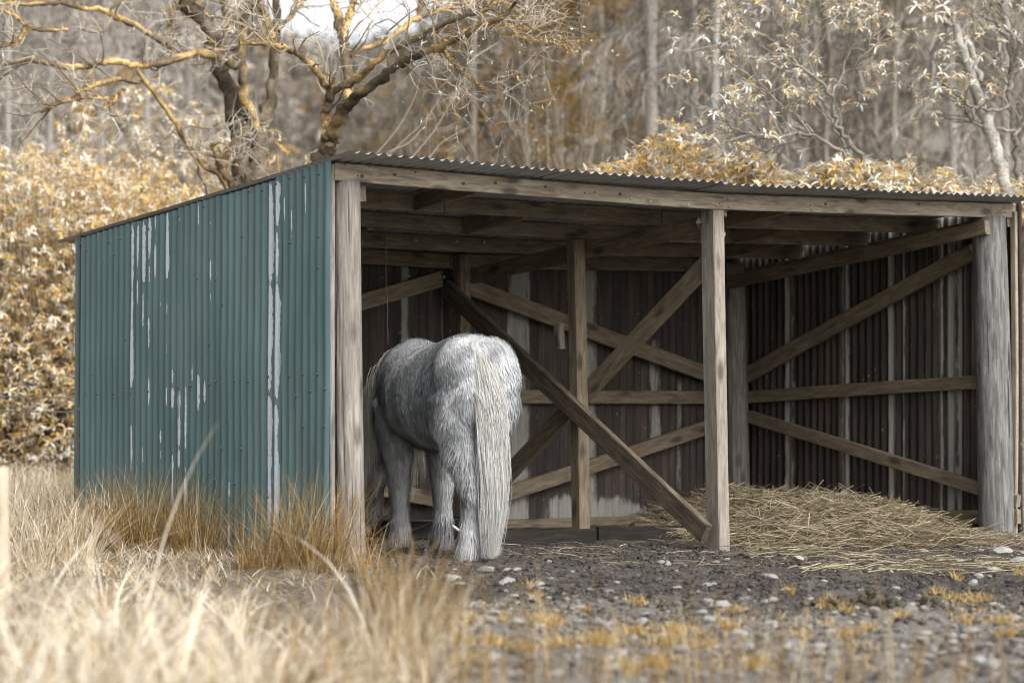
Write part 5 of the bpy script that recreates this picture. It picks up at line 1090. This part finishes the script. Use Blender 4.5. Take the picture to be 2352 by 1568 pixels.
LG2 = [([(2325, 470, 15), (2300, 420, 14), (2290, 340, 15), (2262, 270, 15), (2240, 200, 13), (2215, 130, 12), (2190, 60, 10), (2180, 35, 8)], 0, 0.2), ([(2250, 190, 8), (2235, 120, 7), (2215, 80, 6), (2235, 55, 5)], 0.1, 0.2), ([(2185, 60, 6), (2168, 42, 5)], 0.1, 0.1)]
leggy(LG2, 21.4, 'pale lichen-crusted broken trunk at the upper right', 10, 0, 6, 0.1, (156, 152, 144), 0.5, 0.3)
LG3 = [([(2345, 480, 9), (2340, 400, 8), (2325, 300, 7), (2318, 200, 7), (2325, 110, 6), (2300, 60, 5), (2250, 30, 4)], 0.2, 0), ([(2322, 180, 5), (2345, 120, 4), (2360, 50, 4)], 0, 0), ([(2322, 250, 4), (2270, 255, 4), (2220, 240, 3), (2165, 190, 3)], 0, -0.6), ([(2330, 300, 4), (2240, 290, 4), (2210, 245, 3)], 0, -.3), ([(2330, 100, 4), (2300, 30, 4), (2290, -20, 3)], 0, 0.2), ([(2330, 320, 4), (2370, 240, 4)], 0, 0)]
leggy(LG3, 21.6, 'slender rhododendron at the right picture edge beside the broken trunk', 70, 200, 8, 0.068)

# ------------------------------------------------------------------ wood behind: bare shrubs, arching stems, conifers, far trees
def bare_shrub(px, py, depth, w, h, label, n=26, col=(150, 142, 128), name='bare_shrub'):
    b = dep(px, 897, depth); b[2] = float(height(b[0], b[1])); t = empty(name, b, label, 'shrub', 'bare shrubs behind the shed'); K = 7
    topz = dep(px, py, depth)[2]-b[2]; a = rnd(n)*6.28; sp = w/FPX*depth/2; e = np.stack([np.cos(a)*sp*rnd(n)**0.5, np.sin(a)*sp*rnd(n)**0.5, topz*(0.65+0.4*rnd(n))], -1)
    tt = np.linspace(0, 1, K); P = e[:, None]*np.stack([tt**1.4, tt**1.4, tt], -1)[None]; P[:, 1:] += rng.normal(0, 0.05, (n, K-1, 3)); R = 0.013*np.linspace(1, 0.3, K)[None]*np.ones((n, 1))
    m = MB(); Vt, Ft = tubes(P, R, 5); m.add(Vt, Ft, (lin(*col)*(0.4+0.4*rnd(n, 1))).repeat(K*5, 0)); m.build('stems', M['twig'], t, (0, 0, 0))
    m = MB(); a1, r1 = twigs(P, R, n*9, 0.45, 0.009, 0.7, 0.3, 5, 0.25, 0.3); Vt, Ft = tubes(a1, r1, 3); m.add(Vt, Ft, (lin(*col)*(0.6+0.6*rnd(len(a1), 1))).repeat(15, 0))
    a2, r2 = twigs(a1, r1, n*26, 0.25, 0.005, 0.8, 0.2, 4, 0.25, 0.3); Vt, Ft = tubes(a2, r2, 3); m.add(Vt, Ft, (lin(*col)*(0.7+0.7*rnd(len(a2), 1))).repeat(12, 0)); m.build('twigs', M['twig'], t, (0, 0, 0))['kind'] = 'stuff'
    nn_ = n*30; i = rng.integers(0, len(a2), nn_); Vl, F3, F4 = leaves(a2[i, -1], rdir(nn_), rdir(nn_), 0.02+0.03*rnd(nn_), 0.012+0.012*rnd(nn_)); m = MB()
    m.add2(Vl, [F3, F4], (np.array([lin(190, 180, 160), lin(176, 140, 84), lin(196, 188, 172)])[rng.choice(3, nn_)]*(0.4+0.5*rnd(nn_, 1))).repeat(8, 0)); m.build('crown', M['leaf'], t, (0, 0, 0))['kind'] = 'stuff'
bare_shrub(1300, 130, 30, 330, 0, 'grey twiggy bare shrub, blurred, above the middle of the roof', 30)
bare_shrub(1480, 230, 32, 260, 0, 'smaller grey bare shrub right of the twiggy one above the roof', 20, (140, 130, 114))
bare_shrub(1010, 260, 31, 300, 0, 'low grey-brown thicket behind the mossy tree beside the roof', 24, (138, 124, 104))
bare_shrub(2290, 300, 26, 240, 0, 'pale silvery thicket behind the slender rhododendron at the right edge', 26, (186, 180, 170))
bare_shrub(180, 190, 33, 420, 0, 'pale grey thicket in the upper left background', 30, (172, 164, 150))
bare_shrub(640, 300, 34, 300, 0, 'grey thicket far behind the forked tree', 24, (140, 132, 120))
ar = dep(860, 897, 22.5); ar[2] = float(height(ar[0], ar[1])); arch = empty('arching_stems', ar, 'thin pale arching stems rising from behind the roof front corner', 'shrub'); K = 14
for pts in [[(790, 420), (860, 360), (920, 290), (960, 210), (965, 160)], [(830, 420), (920, 330), (985, 270), (1020, 205)], [(905, 420), (960, 345), (1000, 300), (1035, 235), (1072, 190), (1078, 140)], [(890, 350), (940, 330), (975, 290), (990, 262)], [(960, 400), (1010, 330), (1060, 300), (1090, 290)]]:
    q = resample([[*dep(x, y, 22.5)] for x, y in pts], K); q = np.vstack([[q[0][0], q[0][1], ar[2]], q]); Vt, Ft = tubes(q[None]-ar, np.linspace(0.009, 0.003, K+1)[None], 5)
    mobj('stem', mesh('stem', Vt, [Ft], M['twig'], True, np.tile(lin(150, 140, 124), (len(Vt), 1))), arch)
def conifer(px, depth, rad_px, label, kind, seed, group='conifers of the wood behind', cs_=1.0, ytop=None):
    b = dep(px, 897, depth); b[2] = float(height(b[0], b[1], False)); t = empty('conifer_tree', b, label, 'tree', group)
    H = max(9.0, 0.19*depth+3-b[2]+4) if ytop is None else max(2.5, dep(px, ytop, depth)[2]-b[2]); K = 12; r0 = rad_px/FPX*depth/2; P = np.linspace([0, 0, -0.3], [0.1*rng.standard_normal(), 0.1*rng.standard_normal(), H], K); P[1:-1, :2] += rng.normal(0, 0.03, (K-2, 2))
    tc_ = {0: (158, 152, 145), 1: (136, 128, 116), 2: (116, 104, 86)}[kind]  # conifer tones paled and evened, haze painted into the colour
    m = MB(); Vt, Ft = tubes(P[None], np.linspace(r0*1.15, r0*0.55, K)[None], 8, 0.05); m.add(Vt, Ft, lin(*tc_)*(0.75+0.4*rnd(len(Vt), 1))); m.build('trunk', M['bark'], t, (0, 0, 0), True)
    nb = 95; z = 0.4+(H-0.6)*rnd(nb); a = rnd(nb)*6.28; L = cs_*(1.0+1.5*rnd(nb))*(1-0.45*z/H); Kb = 6; tt = np.linspace(0, 1, Kb); dr = np.stack([np.cos(a), np.sin(a), 0*a], -1)
    Pb = np.zeros((nb, Kb, 3)); Pb[..., 2] = z[:, None]; Pb += dr[:, None]*(tt[None]*L[:, None])[..., None]; Pb[..., 2] += (0.12*tt-0.55*tt**2)[None]*L[:, None]*(0.5+rnd(nb, 1)); Pb[:, 1:] += rng.normal(0, 0.03, (nb, Kb-1, 3))
    Rb = 0.011*np.linspace(1, 0.25, Kb)[None]*np.ones((nb, 1)); bc = {0: (150, 143, 134), 1: (128, 120, 108), 2: (116, 100, 72)}[kind]
    m = MB(); Vt, Ft = tubes(Pb, Rb, 4); m.add(Vt, Ft, (lin(*bc)*(0.42+0.36*rnd(nb, 1))).repeat(Kb*4, 0)); m.build('branches', M['twig'], t, (0, 0, 0))['kind'] = 'stuff'
    n = 4200; i = rng.integers(0, nb, n); f = 0.15+0.85*rnd(n); f = f*(Kb-1.001); k = f.astype(int); w_ = (f-k)[:, None]; p = Pb[i, k]*(1-w_)+Pb[i, k+1]*w_
    d = norm(dr[i]*0.25+rdir(n)*0.55+np.array([0, 0, -0.75 if kind < 2 else -0.3])); Lt = (0.16+0.34*rnd(n)); tt = np.linspace(0, 1, 3)
    Pt_ = p[:, None]+d[:, None]*(tt[None]*Lt[:, None])[..., None]; Pt_[:, 1] += rng.normal(0, 0.02, (n, 3)); W = (0.010+0.014*rnd(n))[:, None]*np.array([1, .9, .2])[None]
    cs = {0: [lin(150, 142, 132), lin(122, 115, 105), lin(170, 163, 154)], 1: [lin(122, 113, 100), lin(100, 92, 80), lin(146, 138, 126)], 2: [lin(150, 116, 62), lin(120, 96, 56), lin(132, 114, 82)]}[kind]
    Vt, Ft = ribbons(Pt_, W, norm(np.cross(d, rdir(n)))); m = MB(); m.add(Vt, Ft, (np.array(cs)[rng.choice(3, n)]*(0.7+0.7*rnd(n, 1))).repeat(6, 0)); m.build('crown', M['needle'], t, (0, 0, 0))['kind'] = 'stuff'
    return t
CF = [(1098, 40, 17, 1), (1172, 44, 16, 1), (1250, 48, 14, 2), (1330, 42, 12, 2), (1410, 50, 14, 2), (1497, 38, 32, 0), (1545, 52, 14, 1), (1590, 43, 20, 0), (1641, 36, 22, 0), (1700, 50, 16, 1), (1760, 40, 18, 1), (1832, 46, 20, 0), (1905, 40, 16, 1), (1975, 48, 16, 1), (2060, 42, 18, 1), (2120, 54, 16, 1), (2180, 36, 22, 0), (2250, 46, 16, 1), (2320, 40, 18, 0), (2390, 44, 18, 1), (1270, 58, 14, 2), (1380, 62, 16, 1), (1640, 64, 16, 1), (1870, 62, 16, 1), (2100, 66, 18, 1), (2300, 60, 16, 1), (1210, 66, 14, 2), (1480, 70, 16, 1), (20, 52, 18, 0), (-60, 46, 18, 0), (110, 60, 16, 0), (230, 56, 16, 0), (340, 64, 16, 0), (430, 72, 14, 0)]
NM = {1497: 'broad pale-grey conifer trunk above the middle of the roof', 1641: 'straight pale conifer trunk right of the broad one', 2180: 'pale straight conifer trunk behind the broken lichen trunk', 1098: 'blue-grey thin conifer trunk right of the mossy limbs', 1172: 'second blue-grey thin trunk right of the mossy limbs'}
for i, (px, d, r, k) in enumerate(CF):
    lb = NM.get(px) or ['pale bare-branched conifer in the blurred wood behind', 'brown bare-branched conifer in the blurred wood behind', 'golden-brown conifer in the blurred wood behind'][k]
    conifer(px, d, r, lb, k, i, cs_=0.55 if px in (1098, 1172) else 1.0)
for i in range(22):
    px = 500+27*i+random.uniform(-12, 12); conifer(px, random.uniform(78, 135), random.uniform(6, 10), 'small far conifer on the hillside under the gap of sky', [1, 2, 0, 1][i % 4], 100+i, 'far conifers below the sky gap', 0.8+0.5*random.random(), np.interp(px, [500, 640, 800, 950, 1050, 1100], [60, 130, 140, 110, 60, 20])+random.uniform(-10, 60))
# far-off wood on the hill: reads as one mass
n = 1500; pxr = np.r_[-350+3200*rnd(1000), 540+600*rnd(500)]; d = np.r_[62+110*rnd(1000), 60+95*rnd(500)]; tt_ = (pxr-1176)/FPX; X = CAM[0]+math.sin(YAW)*d+math.cos(YAW)*tt_*d; Y = CAM[1]+math.cos(YAW)*d-math.sin(YAW)*tt_*d; Z = height(X, Y, False)
k = ~((pxr > 560) & (pxr < 1110) & (d > 80) & (rnd(n) < 0.05)); X, Y, Z, d, pxr = X[k], Y[k], Z[k], d[k], pxr[k]; n = len(X); Hh = (3.0+3.5*rnd(n))*np.interp(pxr, [500, 650, 1050, 1150], [1, .75, .75, 1])
q = 90; i = np.repeat(np.arange(n), q); u = rnd(n*q); rad = (0.15+0.85*np.sin(np.pi*np.clip(u*0.85+0.1, 0, 1)))*Hh[i]*0.26; a = rnd(n*q)*6.28; rr = np.sqrt(rnd(n*q))*rad
pos = np.stack([X[i]+np.cos(a)*rr, Y[i]+np.sin(a)*rr, Z[i]+0.3+u*Hh[i]], -1); dv = norm(rdir(n*q)*0.7+np.stack([np.cos(a), np.sin(a), 0.6+0*a], -1)*0.6); Lw = (0.35+0.5*rnd(n*q)); P = pos[:, None]+dv[:, None]*(np.array([0, .5, 1])[None]*Lw[:, None])[..., None]
kind = rng.choice(4, n, p=[.4, .3, .15, .15]); cols = np.array([lin(140, 133, 124), lin(166, 158, 148), lin(146, 122, 82), lin(98, 93, 86)])[kind][i]*(0.6+0.6*rnd(n*q, 1))*np.interp(pxr, [0, 480, 700, 1100], [1.5, 1.5, 1.25, 1.0])[i][:, None]
Vt, Ft = ribbons(P, (0.07+0.10*rnd(n*q))[:, None]*np.array([1, .9, .2])[None], norm(np.cross(dv, rdir(n*q))))
fo = tag(mobj('far_wood', mesh('far_wood', Vt, [Ft], M['needle'], False, cols.repeat(6, 0))), 'distant grey-brown winter woodland on the hillside', 'woodland', None, 'stuff')
